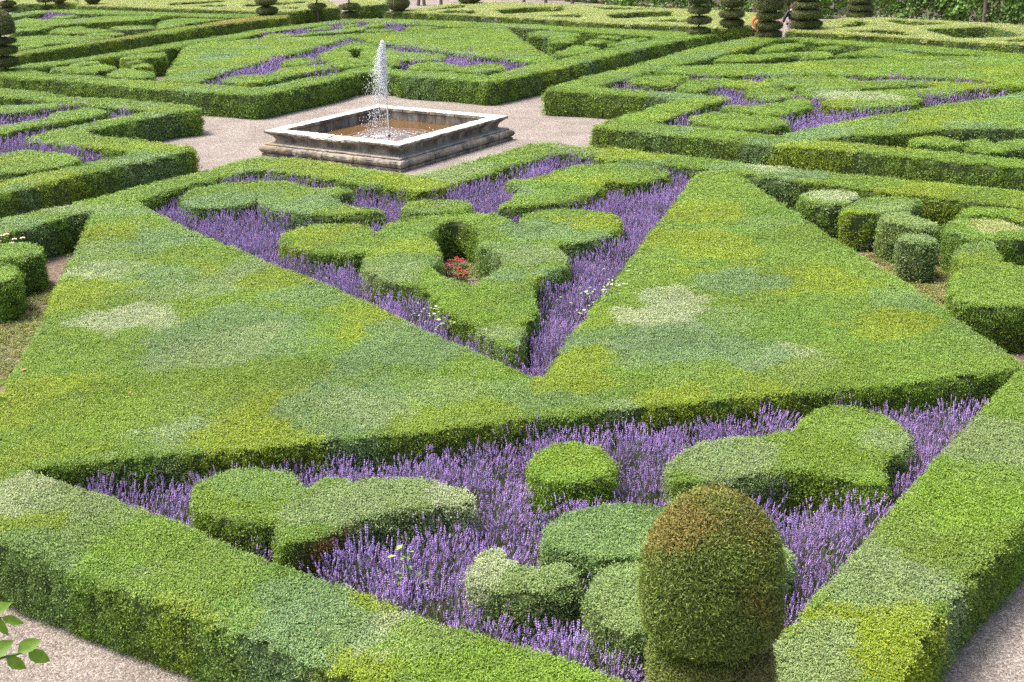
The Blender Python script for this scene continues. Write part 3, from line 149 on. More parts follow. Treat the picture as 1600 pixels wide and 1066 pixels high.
TOPIARY = [{'label': 'big domed yew topiary with rusty brown crown in the front', 'xy': [1.36, 8.27], 'tiers': [[0.55, 1.85, 0.44, 'drum'], [1.86, 2.94, 0.49, 'dome']]}, {'label': 'domed yew over three discs cut by the left edge', 'xy': [-18.76, 50.81], 'tiers': [[2.07, 2.99, 0.55, 'dome'], [1.72, 1.97, 0.53, 'disc'], [1.34, 1.67, 0.55, 'disc'], [0.9, 1.27, 0.55, 'disc']]}, {'label': 'tiered yew at the top left corner above the domed one', 'xy': [-27.86, 77.21], 'tiers': [[1.5, 2.16, 0.44, 'dome'], [1.01, 1.36, 0.52, 'bowl'], [0.79, 0.98, 0.56, 'disc']]}, {'label': 'thin stemmed yew with small discs at the top left', 'xy': [-25.83, 77.65], 'tiers': [[1.65, 2.0, 0.36, 'disc'], [1.19, 1.47, 0.47, 'disc'], [0.77, 0.98, 0.4, 'disc']]}, {'label': 'bowl-bottomed yew, first right of the thin stemmed one', 'xy': [-26.43, 81.93], 'tiers': [[1.48, 1.92, 0.38, 'dome'], [0.7, 1.4, 0.46, 'bowl']]}, {'label': 'bowl-bottomed yew, second right of the thin stemmed one', 'xy': [-23.96, 80.4], 'tiers': [[1.52, 1.95, 0.41, 'dome'], [0.72, 1.44, 0.49, 'bowl']]}, {'label': 'two bowl yew on the right end of the orange-tinged hedge', 'xy': [-11.99, 69.85], 'tiers': [[1.8, 2.21, 0.41, 'dome'], [1.2, 1.7, 0.55, 'bowl'], [0.72, 1.2, 0.58, 'bowl']]}, {'label': 'thin stemmed yew with one flat disc left of the basin axis', 'xy': [-9.73, 72.21], 'tiers': [[1.7, 2.09, 0.35, 'dome'], [1.34, 1.57, 0.42, 'disc'], [0.8, 1.08, 0.48, 'disc']]}, {'label': 'yew with two stacked discs on the far corner behind the jet', 'xy': [-7.44, 66.88], 'tiers': [[1.8, 2.16, 0.39, 'dome'], [1.16, 1.46, 0.51, 'disc'], [0.75, 1.08, 0.47, 'disc']]}, {'label': 'broad bowl yew at the left end of the pale hedge grid', 'xy': [-5.24, 69.59], 'tiers': [[1.57, 2.08, 0.51, 'dome'], [0.72, 1.48, 0.62, 'bowl']]}, {'label': 'far disc yew cut by the top edge above the pale grid', 'xy': [-1.66, 72.84], 'tiers': [[1.33, 1.66, 0.46, 'dome'], [0.8, 1.2, 0.6, 'disc']]}, {'label': 'four disc yew on the right corner behind the fountain', 'xy': [8.05, 55.25], 'tiers': [[1.95, 2.45, 0.46, 'disc'], [1.56, 1.87, 0.46, 'disc'], [1.15, 1.47, 0.5, 'disc'], [0.69, 1.03, 0.5, 'disc']]}, {'label': 'three disc yew just right of the four disc one', 'xy': [9.75, 57.43], 'tiers': [[1.56, 2.18, 0.51, 'disc'], [1.12, 1.47, 0.56, 'disc'], [0.77, 1.1, 0.52, 'disc']]}, {'label': 'barrel-topped yew over three discs in front of the orange clothes', 'xy': [10.55, 53.38], 'tiers': [[1.79, 2.52, 0.53, 'drum'], [1.44, 1.74, 0.53, 'disc'], [1.03, 1.39, 0.53, 'disc'], [0.69, 1.05, 0.53, 'disc']]}, {'label': 'stacked bun yew hiding the person in dark sleeves', 'xy': [12.58, 55.81], 'tiers': [[1.88, 2.27, 0.5, 'disc'], [1.58, 1.88, 0.57, 'disc'], [1.11, 1.6, 0.64, 'disc'], [0.69, 1.17, 0.62, 'bowl']]}, {'label': 'stacked bun yew alone before the vine wall', 'xy': [15.81, 59.81], 'tiers': [[1.63, 2.02, 0.48, 'disc'], [1.33, 1.63, 0.54, 'disc'], [0.99, 1.33, 0.57, 'disc'], [0.69, 1.03, 0.6, 'disc']]}, {'label': 'half hidden dark yew behind the stacked bun yew', 'xy': [13.33, 62.41], 'tiers': [[1.16, 1.73, 0.43, 'disc'], [0.79, 1.16, 0.43, 'disc']]}]
PATCH = [[-6.14, 19.61, 0.62, 'white'], [-5.86, 19.48, 0.6, 'white'], [-4.11, 15.21, 0.85, 'pale'], [-3.78, 15.33, 0.6, 'pale'], [-3.21, 15.28, 0.75, 'yel'], [-2.8, 15.45, 0.75, 'yel'], [-2.92, 14.95, 0.8, 'yel'], [-2.18, 15.68, 0.85, 'blue'], [-1.92, 15.48, 0.6, 'pale'], [-2.14, 18.79, 0.75, 'yel'], [-1.45, 17.72, 0.95, 'blue'], [-7.84, 25.16, 0.7, 'yel'], [-5.53, 22.05, 0.55, 'yel'], [-6.05, 21.68, 0.7, 'blue'], [-7.24, 22.41, 0.6, 'white'], [-6.82, 22.52, 0.5, 'pale'], [-7.16, 21.03, 0.8, 'yel'], [-4.08, 18.69, 1.2, 'blue'], [-4.33, 18.01, 0.9, 'pale'], [-6.22, 16.19, 1.0, 'yel'], [-4.48, 16.26, 1.0, 'olive'], [-5.23, 15.66, 0.9, 'olive'], [-6.66, 24.15, 0.6, 'blue'], [-6.07, 23.18, 0.5, 'olive'], [2.22, 18.88, 0.6, 'white'], [2.71, 18.65, 0.8, 'white'], [3.1, 18.4, 0.45, 'white'], [3.65, 16.71, 0.6, 'white'], [3.24, 16.14, 0.55, 'pale'], [2.44, 17.34, 1.0, 'blue'], [2.78, 16.92, 0.9, 'blue'], [5.4, 18.07, 0.6, 'yel'], [5.78, 18.26, 0.5, 'yel'], [5.05, 20.3, 0.8, 'yel'], [3.78, 22.61, 0.8, 'yel'], [0.83, 16.32, 0.6, 'yel'], [2.53, 19.82, 0.5, 'white'], [3.95, 15.96, 0.9, 'olive'], [2.67, 15.69, 0.7, 'yel'], [2.14, 16.01, 0.8, 'base'], [3.74, 20.45, 0.7, 'blue'], [3.87, 18.47, 0.9, 'mid'], [3.71, 25.24, 0.9, 'yel'], [2.08, 15.56, 0.5, 'yel'], [6.64, 20.47, 0.5, 'yel'], [3.85, 11.26, 0.75, 'pale'], [3.27, 10.69, 0.6, 'pale'], [2.8, 9.75, 0.55, 'yel'], [3.2, 9.83, 0.6, 'yel'], [2.64, 10.02, 0.3, 'pale'], [4.05, 11.7, 0.45, 'olive'], [4.43, 11.34, 0.6, 'olive'], [5.43, 13.61, 0.8, 'pale'], [4.71, 12.75, 0.8, 'bright'], [2.23, 9.4, 0.5, 'pale'], [-5.37, 13.38, 0.55, 'white'], [-4.95, 13.16, 0.5, 'pale'], [-1.47, 10.54, 0.5, 'yel'], [-1.15, 10.09, 0.55, 'yel'], [-1.42, 10.93, 0.35, 'yel'], [-0.99, 10.24, 0.45, 'white'], [-0.76, 10.17, 0.3, 'white'], [-2.34, 11.23, 0.6, 'mid'], [-1.88, 11.02, 0.5, 'blue'], [-0.2, 9.64, 0.9, 'bright'], [-3.66, 12.17, 0.6, 'bright'], [-1.81, 10.45, 0.5, 'blue'], [-3.02, 11.59, 0.6, 'base'], [-4.73, 31.24, 0.9, 'yel'], [-4.05, 30.61, 0.5, 'yel'], [-2.08, 28.92, 0.9, 'yel'], [-2.59, 29.13, 0.5, 'yel'], [-1.33, 29.75, 0.9, 'pale'], [1.71, 31.96, 0.7, 'pale'], [2.88, 31.13, 1.0, 'yel'], [8.65, 26.67, 0.9, 'yel'], [6.39, 28.4, 0.7, 'blue'], [5.95, 29.01, 0.5, 'white'], [9.31, 25.53, 0.7, 'olive'], [3.58, 13.74, 0.5, 'olive'], [3.2, 13.97, 0.4, 'olive'], [2.2, 13.69, 0.65, 'pale'], [2.51, 13.84, 0.5, 'pale'], [4.3, 13.97, 0.4, 'pale'], [-0.31, 11.41, 0.32, 'white'], [-0.41, 11.17, 0.25, 'white'], [-1.17, 13.11, 0.7, 'pale'], [-0.6, 12.91, 0.35, 'white'], [-1.69, 12.76, 0.6, 'pale'], [6.58, 26.27, 0.5, 'white'], [6.83, 26.0, 0.35, 'white'], [-6.03, 27.39, 0.8, 'blue'], [-6.67, 27.54, 0.5, 'blue'], [-4.15, 26.89, 0.8, 'blue'], [-0.99, 19.94, 0.6, 'bright'], [0.68, 24.38, 0.8, 'blue'], [0.38, 22.39, 0.6, 'pale'], [-2.14, 21.69, 0.7, 'pale'], [-0.76, 18.8, 0.5, 'bright'], [-0.28, 18.3, 0.4, 'pale'], [1.67, 24.75, 0.7, 'yel'], [-3.57, 24.46, 0.6, 'yel'], [8.72, 23.32, 0.5, 'dry'], [-9.0, 34.4, 0.8, 'yel'], [-8.2, 33.83, 0.5, 'yel'], [-9.05, 32.33, 0.9, 'blue'], [-10.55, 30.35, 0.9, 'yel'], [14.6, 39.81, 1.3, 'yel'], [15.31, 39.65, 0.8, 'bright'], [11.3, 33.72, 1.0, 'yel'], [8.64, 34.91, 0.8, 'yel'], [11.77, 33.17, 0.8, 'blue'], [7.75, 33.19, 0.9, 'blue'], [7.58, 31.11, 1.0, 'yel'], [10.21, 38.39, 1.0, 'white'], [-9.72, 59.78, 1.0, 'yel'], [-8.96, 51.67, 1.2, 'yel'], [-10.98, 52.57, 1.0, 'blue'], [2.29, 56.49, 0.6, 'blue']]
JET = [-3.22, 36.66]
JETH = 2.64
WALL = [[3.71, 81.02], [5.62, 78.6], [6.81, 76.55], [9.02, 74.59], [13.08, 69.93], [15.59, 66.47], [17.9, 65.71], [19.69, 63.92], [21.7, 61.83], [23.3, 60.23], [26.96, 55.83]]
TRUNKS = [[-4.87, 81.19], [-4.59, 81.09], [-3.53, 81.13], [1.42, 81.01], [2.61, 80.14], [4.17, 79.14]]
DEAD = [-1.92, 12.08]
RED = [[-1.02, 24.28], [-1.19, 23.91], [-0.97, 23.59], [-0.81, 23.32]]
ROSES = [(18.35, 55.19, 'white'), (18.76, 55.07, 'pink'), (19.35, 54.66, 'white'), (16.15, 59.66, 'white'), (16.22, 55.82, 'pink'), (5.75, 67.2, 'red'), (6.91, 66.17, 'pink'), (0.56, 70.64, 'white')]
ROSEL = [-9.65, 24.81]
VIO = [[6.86, 24.57], [7.25, 22.33]]
WEED = [-1.13, 11.71]
BIND = [[1.48, 20.21], [1.63, 20.44], [1.75, 20.71], [1.83, 20.45], [1.97, 21.24], [2.17, 21.07], [1.75, 20.39], [2.1, 21.3], [1.11, 19.19], [1.2, 20.17]]
BIND2 = [[-1.17, 19.72], [-1.18, 19.33], [-1.09, 18.98]]
STRAY = [[-6.79, 17.32], [-5.05, 16.31], [0.68, 11.9], [-0.9, 23.69]]
CLIP = [[7.2, 24.07, 0.35], [7.2, 22.16, 0.4], [7.35, 21.4, 0.4], [7.72, 22.9, 0.25], [-8.57, 22.03, 0.5], [-8.04, 20.02, 0.5], [-8.48, 23.13, 0.4], [-0.8, 23.89, 0.3], [-4.99, 11.71, 0.8], [-4.34, 11.26, 0.7], [4.58, 11.06, 0.8], [-8.54, 39.27, 1.2], [1.14, 38.55, 1.2]]
P1 = [10.61, 55.21]
P2 = [12.11, 56.47]
COVER = [[-8.6, 23.15, 0.3], [-8.46, 22.02, 0.35], [-8.27, 20.98, 0.4], [-8.09, 20.03, 0.4], [-7.94, 19.15, 0.4], [-8.67, 21.35, 0.5], [-9.0, 23.99, 0.25], [7.17, 24.03, 0.25], [7.27, 23.16, 0.15], [7.26, 21.97, 0.3], [7.35, 21.22, 0.25], [7.77, 22.89, 0.2], [-0.74, 24.1, 0.25]]
BR0 = np.array([-1.051, 2.044, 5.784])
BRL = [[[-0.965, 2.083, 5.78], [0.782, 0.544, 0.306], [-0.1, -0.75, 0.65], 0.0589, 0.0276], [[-0.933, 2.095, 5.775], [0.899, 0.146, -0.413], [-0.1, -0.75, 0.65], 0.0412, 0.0163], [[-0.943, 2.093, 5.78], [0.484, -0.277, -0.83], [-0.1, -0.75, 0.65], 0.0434, 0.0176], [[-0.954, 2.05, 5.716], [0.712, 0.57, 0.41], [-0.1, -0.75, 0.65], 0.0562, 0.0326], [[-0.905, 2.072, 5.716], [0.793, 0.521, 0.317], [-0.1, -0.75, 0.65], 0.0442, 0.0276], [[-0.889, 2.077, 5.714], [0.848, 0.046, -0.527], [-0.1, -0.75, 0.65], 0.0436, 0.0251], [[-0.922, 2.062, 5.713], [0.788, -0.025, -0.615], [-0.1, -0.75, 0.65], 0.0406, 0.0226], [[-0.969, 2.258, 6.151], [0.84, 0.469, 0.273], [-0.1, -0.75, 0.65], 0.0512, 0.0151], [[-0.974, 2.249, 6.132], [0.925, 0.378, -0.038], [-0.1, -0.75, 0.65], 0.053, 0.0176]]
BRS = [[[-1.051, 2.044, 5.784], [-0.994, 2.069, 5.78], [-0.945, 2.09, 5.776], [-0.933, 2.095, 5.775]], [[-1.047, 2.002, 5.714], [-0.991, 2.033, 5.717], [-0.932, 2.058, 5.714], [-0.903, 2.072, 5.714], [-0.888, 2.078, 5.714]], [[-1.077, 2.178, 6.076], [-1.019, 2.223, 6.117], [-0.974, 2.252, 6.141], [-0.967, 2.258, 6.148]]]
# ------------------------------------------------------------------ helpers
COL = scene.collection
def link(o, parent=None):
    COL.objects.link(o)
    if parent is not None:
        o.parent = parent
    return o
def mesh_obj(name, verts, faces, mat=None, parent=None, smooth=False):
    m = bpy.data.meshes.new(name)
    m.from_pydata([tuple(map(float, v)) for v in verts], [], faces)
    if mat: m.materials.append(mat)
    if smooth: m.polygons.foreach_set('use_smooth', [True] * len(m.polygons))
    m.update()
    return link(bpy.data.objects.new(name, m), parent)
def empty(name, loc=(0, 0, 0), parent=None):
    o = bpy.data.objects.new(name, None)
    o.location = loc
    o.empty_display_size = 0.2
    return link(o, parent)
def tag(o, label=None, cat=None, group=None, kind=None):
    if label: o['label'] = label
    if cat: o['category'] = cat
    if group: o['group'] = group
    if kind: o['kind'] = kind
    return o
_ph = rng.uniform(0, 6.28, (24,)); _dr = rng.uniform(0, 6.28, (24,)); _fr = 1.0 * rng.uniform(.6, 1.7, (24,))
def noise2(x, y, f=1.0, k=0):
    """smooth pseudo noise in about -1..1 at frequency f (cycles per ~6 m at f=1)"""
    v = 0
    for i in range(k, k + 8):
        i %= 24
        v = v + np.sin(f * _fr[i] * (x * math.cos(_dr[i]) + y * math.sin(_dr[i])) + _ph[i] + k)
    return v / 4.0
def pip(P, poly):
    x, y = P[:, 0], P[:, 1]
    inside = np.zeros(len(P), bool)
    n = len(poly)
    for i in range(n):
        x0, y0 = poly[i]; x1, y1 = poly[(i + 1) % n]
        if y0 == y1: continue
        c = ((y0 > y) != (y1 > y))
        inside ^= c & (x < (x1 - x0) * (y - y0) / (y1 - y0) + x0)
    return inside
def bdist(P, loops):
    """distance to loops and outward-from-edge direction of nearest edge"""
    best = np.full(len(P), 9e9); dirv = np.zeros((len(P), 2))
    for poly in loops:
        n = len(poly)
        for i in range(n):
            a = poly[i]; b = poly[(i + 1) % n]
            ab = b - a; L2 = ab @ ab + 1e-9
            t = np.clip(((P - a) @ ab) / L2, 0, 1)
            q = a + t[:, None] * ab
            dv = q - P
            d = np.hypot(dv[:, 0], dv[:, 1])
            m = d < best
            best[m] = d[m]; dirv[m] = dv[m] / (d[m, None] + 1e-6)
    return best, dirv
def area2(p):
    x, y = p[:, 0], p[:, 1]
    return 0.5 * float(np.sum(x * np.roll(y, -1) - y * np.roll(x, -1)))
def chaikin(p, it):
    for _ in range(it):
        q = np.roll(p, -1, 0)
        p = np.stack([.75 * p + .25 * q, .25 * p + .75 * q], 1).reshape(-1, 2)
    return p
def resample(p, step):
    out = []
    n = len(p)
    for i in range(n):
        a, b = p[i], p[(i + 1) % n]
        k = max(1, int(np.hypot(*(b - a)) / step))
        for j in range(k):
            out.append(a + (b - a) * j / k)
    return np.array(out)
def shape_loop(p, smooth, ccw, step=.5):
    p = np.array(p, float)
    if smooth: p = chaikin(resample(p, .22), 1)
    else: p = chaikin(resample(p, step), 1)
    if (area2(p) > 0) != ccw: p = p[::-1].copy()
    q = p.copy()
    far = np.hypot(p[:, 0], p[:, 1]).mean() > 45
    amp = .012 if not far else .01
    q[:, 0] += amp * noise2(p[:, 0], p[:, 1], 4.0, 2) ; q[:, 1] += amp * noise2(p[:, 0], p[:, 1], 4.0, 9)
    return q
def offset_loop(p, d):
    """move to the left of travel by d (inward for ccw outer)"""
    a = p - np.roll(p, 1, 0); b = np.roll(p, -1, 0) - p
    t = a / (np.hypot(a[:, 0], a[:, 1])[:, None] + 1e-9) + b / (np.hypot(b[:, 0], b[:, 1])[:, None] + 1e-9)
    t /= (np.hypot(t[:, 0], t[:, 1])[:, None] + 1e-9)
    nrm = np.stack([-t[:, 1], t[:, 0]], 1)
    return p + nrm * d
# ------------------------------------------------------------------ materials
def new_mat(name):
    m = bpy.data.materials.new(name); m.use_nodes = True
    nt = m.node_tree
    return m, nt, nt.nodes['Principled BSDF'], nt.nodes['Material Output']
def N(nt, typ, **kw):
    n = nt.nodes.new(typ)
    for k, v in kw.items(): setattr(n, k, v)
    return n
def leaf_material(name, gloss_rough=.45, spec=.4, transl=.25, tr_gain=(1.25, 1.35, .6)):
    m, nt, p, out = new_mat(name)
    L = nt.links.new
    a = N(nt, 'ShaderNodeAttribute', attribute_type='INSTANCER', attribute_name='tint')
    v = N(nt, 'ShaderNodeAttribute', attribute_type='GEOMETRY', attribute_name='leafvar')
    mul = N(nt, 'ShaderNodeMix', data_type='RGBA', blend_type='MULTIPLY'); mul.inputs[0].default_value = 1
    L(a.outputs['Color'], mul.inputs[6]); L(v.outputs['Color'], mul.inputs[7])
    L(mul.outputs[2], p.inputs['Base Color'])
    p.inputs['Roughness'].default_value = gloss_rough
    p.inputs['Specular IOR Level'].default_value = spec
    if transl > 0:
        t = N(nt, 'ShaderNodeBsdfTranslucent'); g = N(nt, 'ShaderNodeMix', data_type='RGBA', blend_type='MULTIPLY')
        g.inputs[0].default_value = 1; g.inputs[7].default_value = (*tr_gain, 1)
        L(mul.outputs[2], g.inputs[6]); L(g.outputs[2], t.inputs['Color'])
        mx = N(nt, 'ShaderNodeMixShader'); mx.inputs[0].default_value = transl
        L(p.outputs[0], mx.inputs[1]); L(t.outputs[0], mx.inputs[2]); L(mx.outputs[0], out.inputs['Surface'])
    return m
def noisy_mat(name, cols, scale=3.0, detail=6, rough=.85, bump=0.0, bscale=20, spec=.3, dist=.02):
    m, nt, p, out = new_mat(name); L = nt.links.new
    tc = N(nt, 'ShaderNodeTexCoord')
    geo = N(nt, 'ShaderNodeNewGeometry')
    n = N(nt, 'ShaderNodeTexNoise'); n.inputs['Scale'].default_value = scale; n.inputs['Detail'].default_value = detail
    n.inputs['Roughness'].default_value = .65
    L(geo.outputs['Position'], n.inputs['Vector'])
    r = N(nt, 'ShaderNodeValToRGB')
    el = r.color_ramp.elements
    for i, (pos, c) in enumerate(cols):
        e = el[i] if i < 2 else el.new(pos)
        e.position = pos; e.color = (*c, 1)
    L(n.outputs['Fac'], r.inputs['Fac']); L(r.outputs['Color'], p.inputs['Base Color'])
    p.inputs['Roughness'].default_value = rough; p.inputs['Specular IOR Level'].default_value = spec
    if bump:
        b = N(nt, 'ShaderNodeBump'); b.inputs['Strength'].default_value = bump; b.inputs['Distance'].default_value = dist
        nb = N(nt, 'ShaderNodeTexNoise'); nb.inputs['Scale'].default_value = bscale; nb.inputs['Detail'].default_value = 5
        L(geo.outputs['Position'], nb.inputs['Vector']); L(nb.outputs['Fac'], b.inputs['Height']); L(b.outputs[0], p.inputs['Normal'])
    return m
M = {}
M['box'] = leaf_material('box_leaf', .45, .32, .2)
M['yew'] = leaf_material('yew_needle', .5, .35, .12)
M['vine'] = leaf_material('vine_leaf', .45, .4, .35)
M['lav'] = leaf_material('lavender', .7, .2, .2, (1.2, 1.1, 1.1))
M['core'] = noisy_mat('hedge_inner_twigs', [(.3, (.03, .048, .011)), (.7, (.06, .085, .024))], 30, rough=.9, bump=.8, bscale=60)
M['bark'] = noisy_mat('bark', [(.3, (.10, .075, .055)), (.7, (.2, .16, .13))], 12, bump=.6, bscale=40)
M['yewbark'] = noisy_mat('yew_bark', [(.3, (.07, .035, .025)), (.7, (.16, .09, .065))], 12, bump=.6, bscale=40)

# ---- gravel and soil
def gravel_mat():
    m, nt, p, out = new_mat('gravel'); L = nt.links.new
    geo = N(nt, 'ShaderNodeNewGeometry')
    vo = N(nt, 'ShaderNodeTexVoronoi'); vo.inputs['Scale'].default_value = 55
    L(geo.outputs['Position'], vo.inputs['Vector'])
    r = N(nt, 'ShaderNodeValToRGB'); el = r.color_ramp.elements
    el[0].position = 0; el[0].color = (.11, .092, .078, 1)
    el[1].position = 1; el[1].color = (.37, .335, .297, 1)
    e = el.new(.35); e.color = (.205, .174, .148, 1)
    e = el.new(.7); e.color = (.25, .215, .186, 1)
    sep = N(nt, 'ShaderNodeSeparateColor'); L(vo.outputs['Color'], sep.inputs[0]); L(sep.outputs[0], r.inputs[0])
    big = N(nt, 'ShaderNodeTexNoise'); big.inputs['Scale'].default_value = .9; big.inputs['Detail'].default_value = 7
    L(geo.outputs['Position'], big.inputs['Vector'])
    r2 = N(nt, 'ShaderNodeValToRGB'); r2.color_ramp.elements[0].position = .3; r2.color_ramp.elements[0].color = (.78, .76, .74, 1)
    r2.color_ramp.elements[1].position = .68; r2.color_ramp.elements[1].color = (1.08, 1.08, 1.08, 1)
    L(big.outputs['Fac'], r2.inputs[0])
    mul = N(nt, 'ShaderNodeMix', data_type='RGBA', blend_type='MULTIPLY'); mul.inputs[0].default_value = 1
    L(r.outputs[0], mul.inputs[6]); L(r2.outputs[0], mul.inputs[7]); L(mul.outputs[2], p.inputs['Base Color'])
    b = N(nt, 'ShaderNodeBump'); b.inputs['Strength'].default_value = .9; b.inputs['Distance'].default_value = .012
    L(vo.outputs['Distance'], b.inputs['Height']); b.invert = True; L(b.outputs[0], p.inputs['Normal'])
    p.inputs['Roughness'].default_value = .9; p.inputs['Specular IOR Level'].default_value = .2
    return m
M['gravel'] = gravel_mat()
M['soil'] = noisy_mat('soil', [(.3, (.07, .05, .035)), (.55, (.15, .108, .08)), (.75, (.25, .2, .15))], 9, 8, bump=1.0, bscale=35, dist=.03)
# ------------------------------------------------------------------ leaf clump prototypes (shared, instanced by the foliage parts)
def proto_collection(name, builder, count, mat):
    c = bpy.data.collections.new(name)
    for i in range(count):
        V, Fc, C = builder(np.random.default_rng(100 + i * 7 + len(name)))
        m = bpy.data.meshes.new(name); m.from_pydata([tuple(v) for v in V], [], Fc)
        at = m.attributes.new('leafvar', 'FLOAT_COLOR', 'POINT')
        at.data.foreach_set('color', np.array(C, dtype=np.float32).ravel())
        m.materials.append(mat)
        o = bpy.data.objects.new('%s_%d' % (name, i), m)
        c.objects.link(o)
    return c
def add_leaf(V, Fc, C, pos, d, n, ln, wd, col, fold=.15):
    """diamond-shaped leaf, folded along its midrib: base, two sides, tip"""
    d = d / np.linalg.norm(d); s = np.cross(d, n); s /= (np.linalg.norm(s) + 1e-9); n = np.cross(s, d)
    k = len(V)
    V += [pos, pos + d * ln * .5 + s * wd * .5 + n * fold * wd, pos + d * ln, pos + d * ln * .5 - s * wd * .5 + n * fold * wd]
    Fc += [(k, k + 1, k + 2), (k, k + 2, k + 3)]
    C += [(*col, 1)] * 4
def box_clump(g, n=132, rad=.074, ln=.0195, wd=.0125, zt=.0135):
    V, Fc, C = [], [], []
    for i in range(n):
        r = rad * math.sqrt(g.random()); a = g.random() * 6.283
        z = g.normal(0, zt) - .25 * zt
        pos = np.array([r * math.cos(a), r * math.sin(a), z])
        el = g.uniform(-.25, .9); az = g.random() * 6.283
        d = np.array([math.cos(el) * math.cos(az), math.cos(el) * math.sin(az), math.sin(el)])
        nn = np.array([g.normal(0, .4), g.normal(0, .4), 1.0])
        b = g.uniform(.78, 1.22); y = g.uniform(.9, 1.12)
        add_leaf(V, Fc, C, pos, d, nn, ln * g.uniform(.75, 1.3), wd * g.uniform(.8, 1.2), (b * y, b, b * g.uniform(.8, 1.1)))
    return V, Fc, C
def yew_clump(g):
    V, Fc, C = [], [], []
    for i in range(56):
        r = .065 * math.sqrt(g.random()); a = g.random() * 6.283
        pos = np.array([r * math.cos(a), r * math.sin(a), g.normal(-.010, .015)])
        el = g.uniform(-.5, 1.0); az = g.random() * 6.283
        d = np.array([math.cos(el) * math.cos(az), math.cos(el) * math.sin(az), math.sin(el)])
        nn = np.array([g.normal(0, .6), g.normal(0, .6), 1.0])
        b = g.uniform(.6, 1.35)
        add_leaf(V, Fc, C, pos, d, nn, .027 * g.uniform(.7, 1.25), .0075, (b * g.uniform(.85, 1.2), b, b))
    return V, Fc, C
def vine_clump(g):
    V, Fc, C = [], [], []
    for i in range(26):
        pos = np.array([g.uniform(-.3, .3), g.uniform(-.3, .3), g.normal(0, .09)])
        el = g.uniform(-.9, .5); az = g.random() * 6.283
        d = np.array([math.cos(el) * math.cos(az), math.cos(el) * math.sin(az), math.sin(el)])
        nn = np.array([g.normal(0, .45), g.normal(0, .45), 1.0])
        b = g.uniform(.6, 1.3)
        add_leaf(V, Fc, C, pos, d, nn, .17 * g.uniform(.7, 1.2), .15 * g.uniform(.8, 1.2), (b * g.uniform(.85, 1.2), b, b * g.uniform(.7, 1.1)), .1)
    return V, Fc, C
def lav_tuft(g):
    V, Fc, C = [], [], []
    green = (.52, .95, .24); purple = (1, 1, 1)
    for i in range(64):                                   # narrow grey-green leaves at the foot
        az = g.random() * 6.283; lean = g.uniform(.1, .8)
        pos = np.array([g.normal(0, .05), g.normal(0, .05), g.uniform(.05, .26)])
        d = np.array([math.cos(az) * lean, math.sin(az) * lean, 1.0])
        b = g.uniform(.7, 1.2)
        add_leaf(V, Fc, C, pos, d, np.array([math.cos(az), math.sin(az), .2]), g.uniform(.10, .2), .008, tuple(b * c for c in green))
    for i in range(14):
        az = g.random() * 6.283; rr = .17 * math.sqrt(g.random()); hh = g.uniform(.36, .64)
        base = np.array([.3 * rr * math.cos(az), .3 * rr * math.sin(az), .12])
        top = np.array([rr * math.cos(az) + g.normal(0, .025), rr * math.sin(az) + g.normal(0, .025), hh])
        d = (top - base) / np.linalg.norm(top - base)
        s = np.cross(d, np.array([math.sin(az * 3), math.cos(az * 3), .1])); s /= np.linalg.norm(s)
        k = len(V); w = .0017
        V += [base - s * w, base + s * w, top + s * w, top - s * w]; Fc += [(k, k + 1, k + 2), (k, k + 2, k + 3)]
        b = g.uniform(.8, 1.2); C += [(green[0] * b, green[1] * b, green[2] * b, 1)] * 4
        s2 = np.cross(d, s); sl = g.uniform(.05, .10); nw = 4
        bb = g.uniform(.7, 1.35)
        for wv in range(nw):                              # whorls of the flower spike
            z0 = wv / nw * sl; hw = sl / nw * 1.15; rad = (.0095 if wv < nw - 1 else .0065) * g.uniform(.85, 1.2)
            k = len(V); c0 = top + d * z0
            b2 = bb * g.uniform(.75, 1.3); col = (purple[0] * b2 * g.uniform(.9, 1.15), purple[1] * b2, purple[2] * b2 * g.uniform(.95, 1.1), 1)
            V.append(c0); C.append((col[0] * .6, col[1] * .7, col[2] * .6, 1))
            for q in range(5):
                a = q / 5 * 6.283 + wv
                V.append(c0 + d * hw * .5 + rad * (s * math.cos(a) + s2 * math.sin(a))); C.append(col)
            V.append(c0 + d * hw); C.append(col)
            for q in range(5):
                Fc += [(k, k + 1 + (q + 1) % 5, k + 1 + q), (k + 6, k + 1 + q, k + 1 + (q + 1) % 5)]
        if g.random() < .5:                               # a small lower whorl on the stem
            k = len(V); c0 = top - d * g.uniform(.02, .05); rad = .007
            for q in range(5):
                a = q / 5 * 6.283
                V.append(c0 + rad * (s * math.cos(a) + s2 * math.sin(a))); C.append((bb, bb, bb, 1))
            V.append(c0 + d * .012); C.append((bb, bb, bb, 1))
            for q in range(5): Fc.append((k + 5, k + q, k + (q + 1) % 5))
    return V, Fc, C
def side_clump(g):
    """looser sprigs of the hedge flanks, with hollows between the twigs"""
    V, Fc, C = [], [], []
    for i in range(64):
        r = .08 * math.sqrt(g.random()); a = g.random() * 6.283
        z = g.normal(-.012, .024)
        pos = np.array([r * math.cos(a), r * math.sin(a), z])
        el = g.uniform(-.5, 1.35); az = g.random() * 6.283
        d = np.array([math.cos(el) * math.cos(az), math.cos(el) * math.sin(az), math.sin(el)])
        nn = np.array([g.normal(0, .9), g.normal(0, .9), 1.0])
        b = g.uniform(.75, 1.2)
        add_leaf(V, Fc, C, pos, d, nn, .022 * g.uniform(.75, 1.3), .013, (b * g.uniform(.9, 1.1), b, b))
    return V, Fc, C
def box_any(g):
    box_any.k = getattr(box_any, 'k', 0) + 1
    return box_clump(g) if box_any.k <= 5 else side_clump(g)
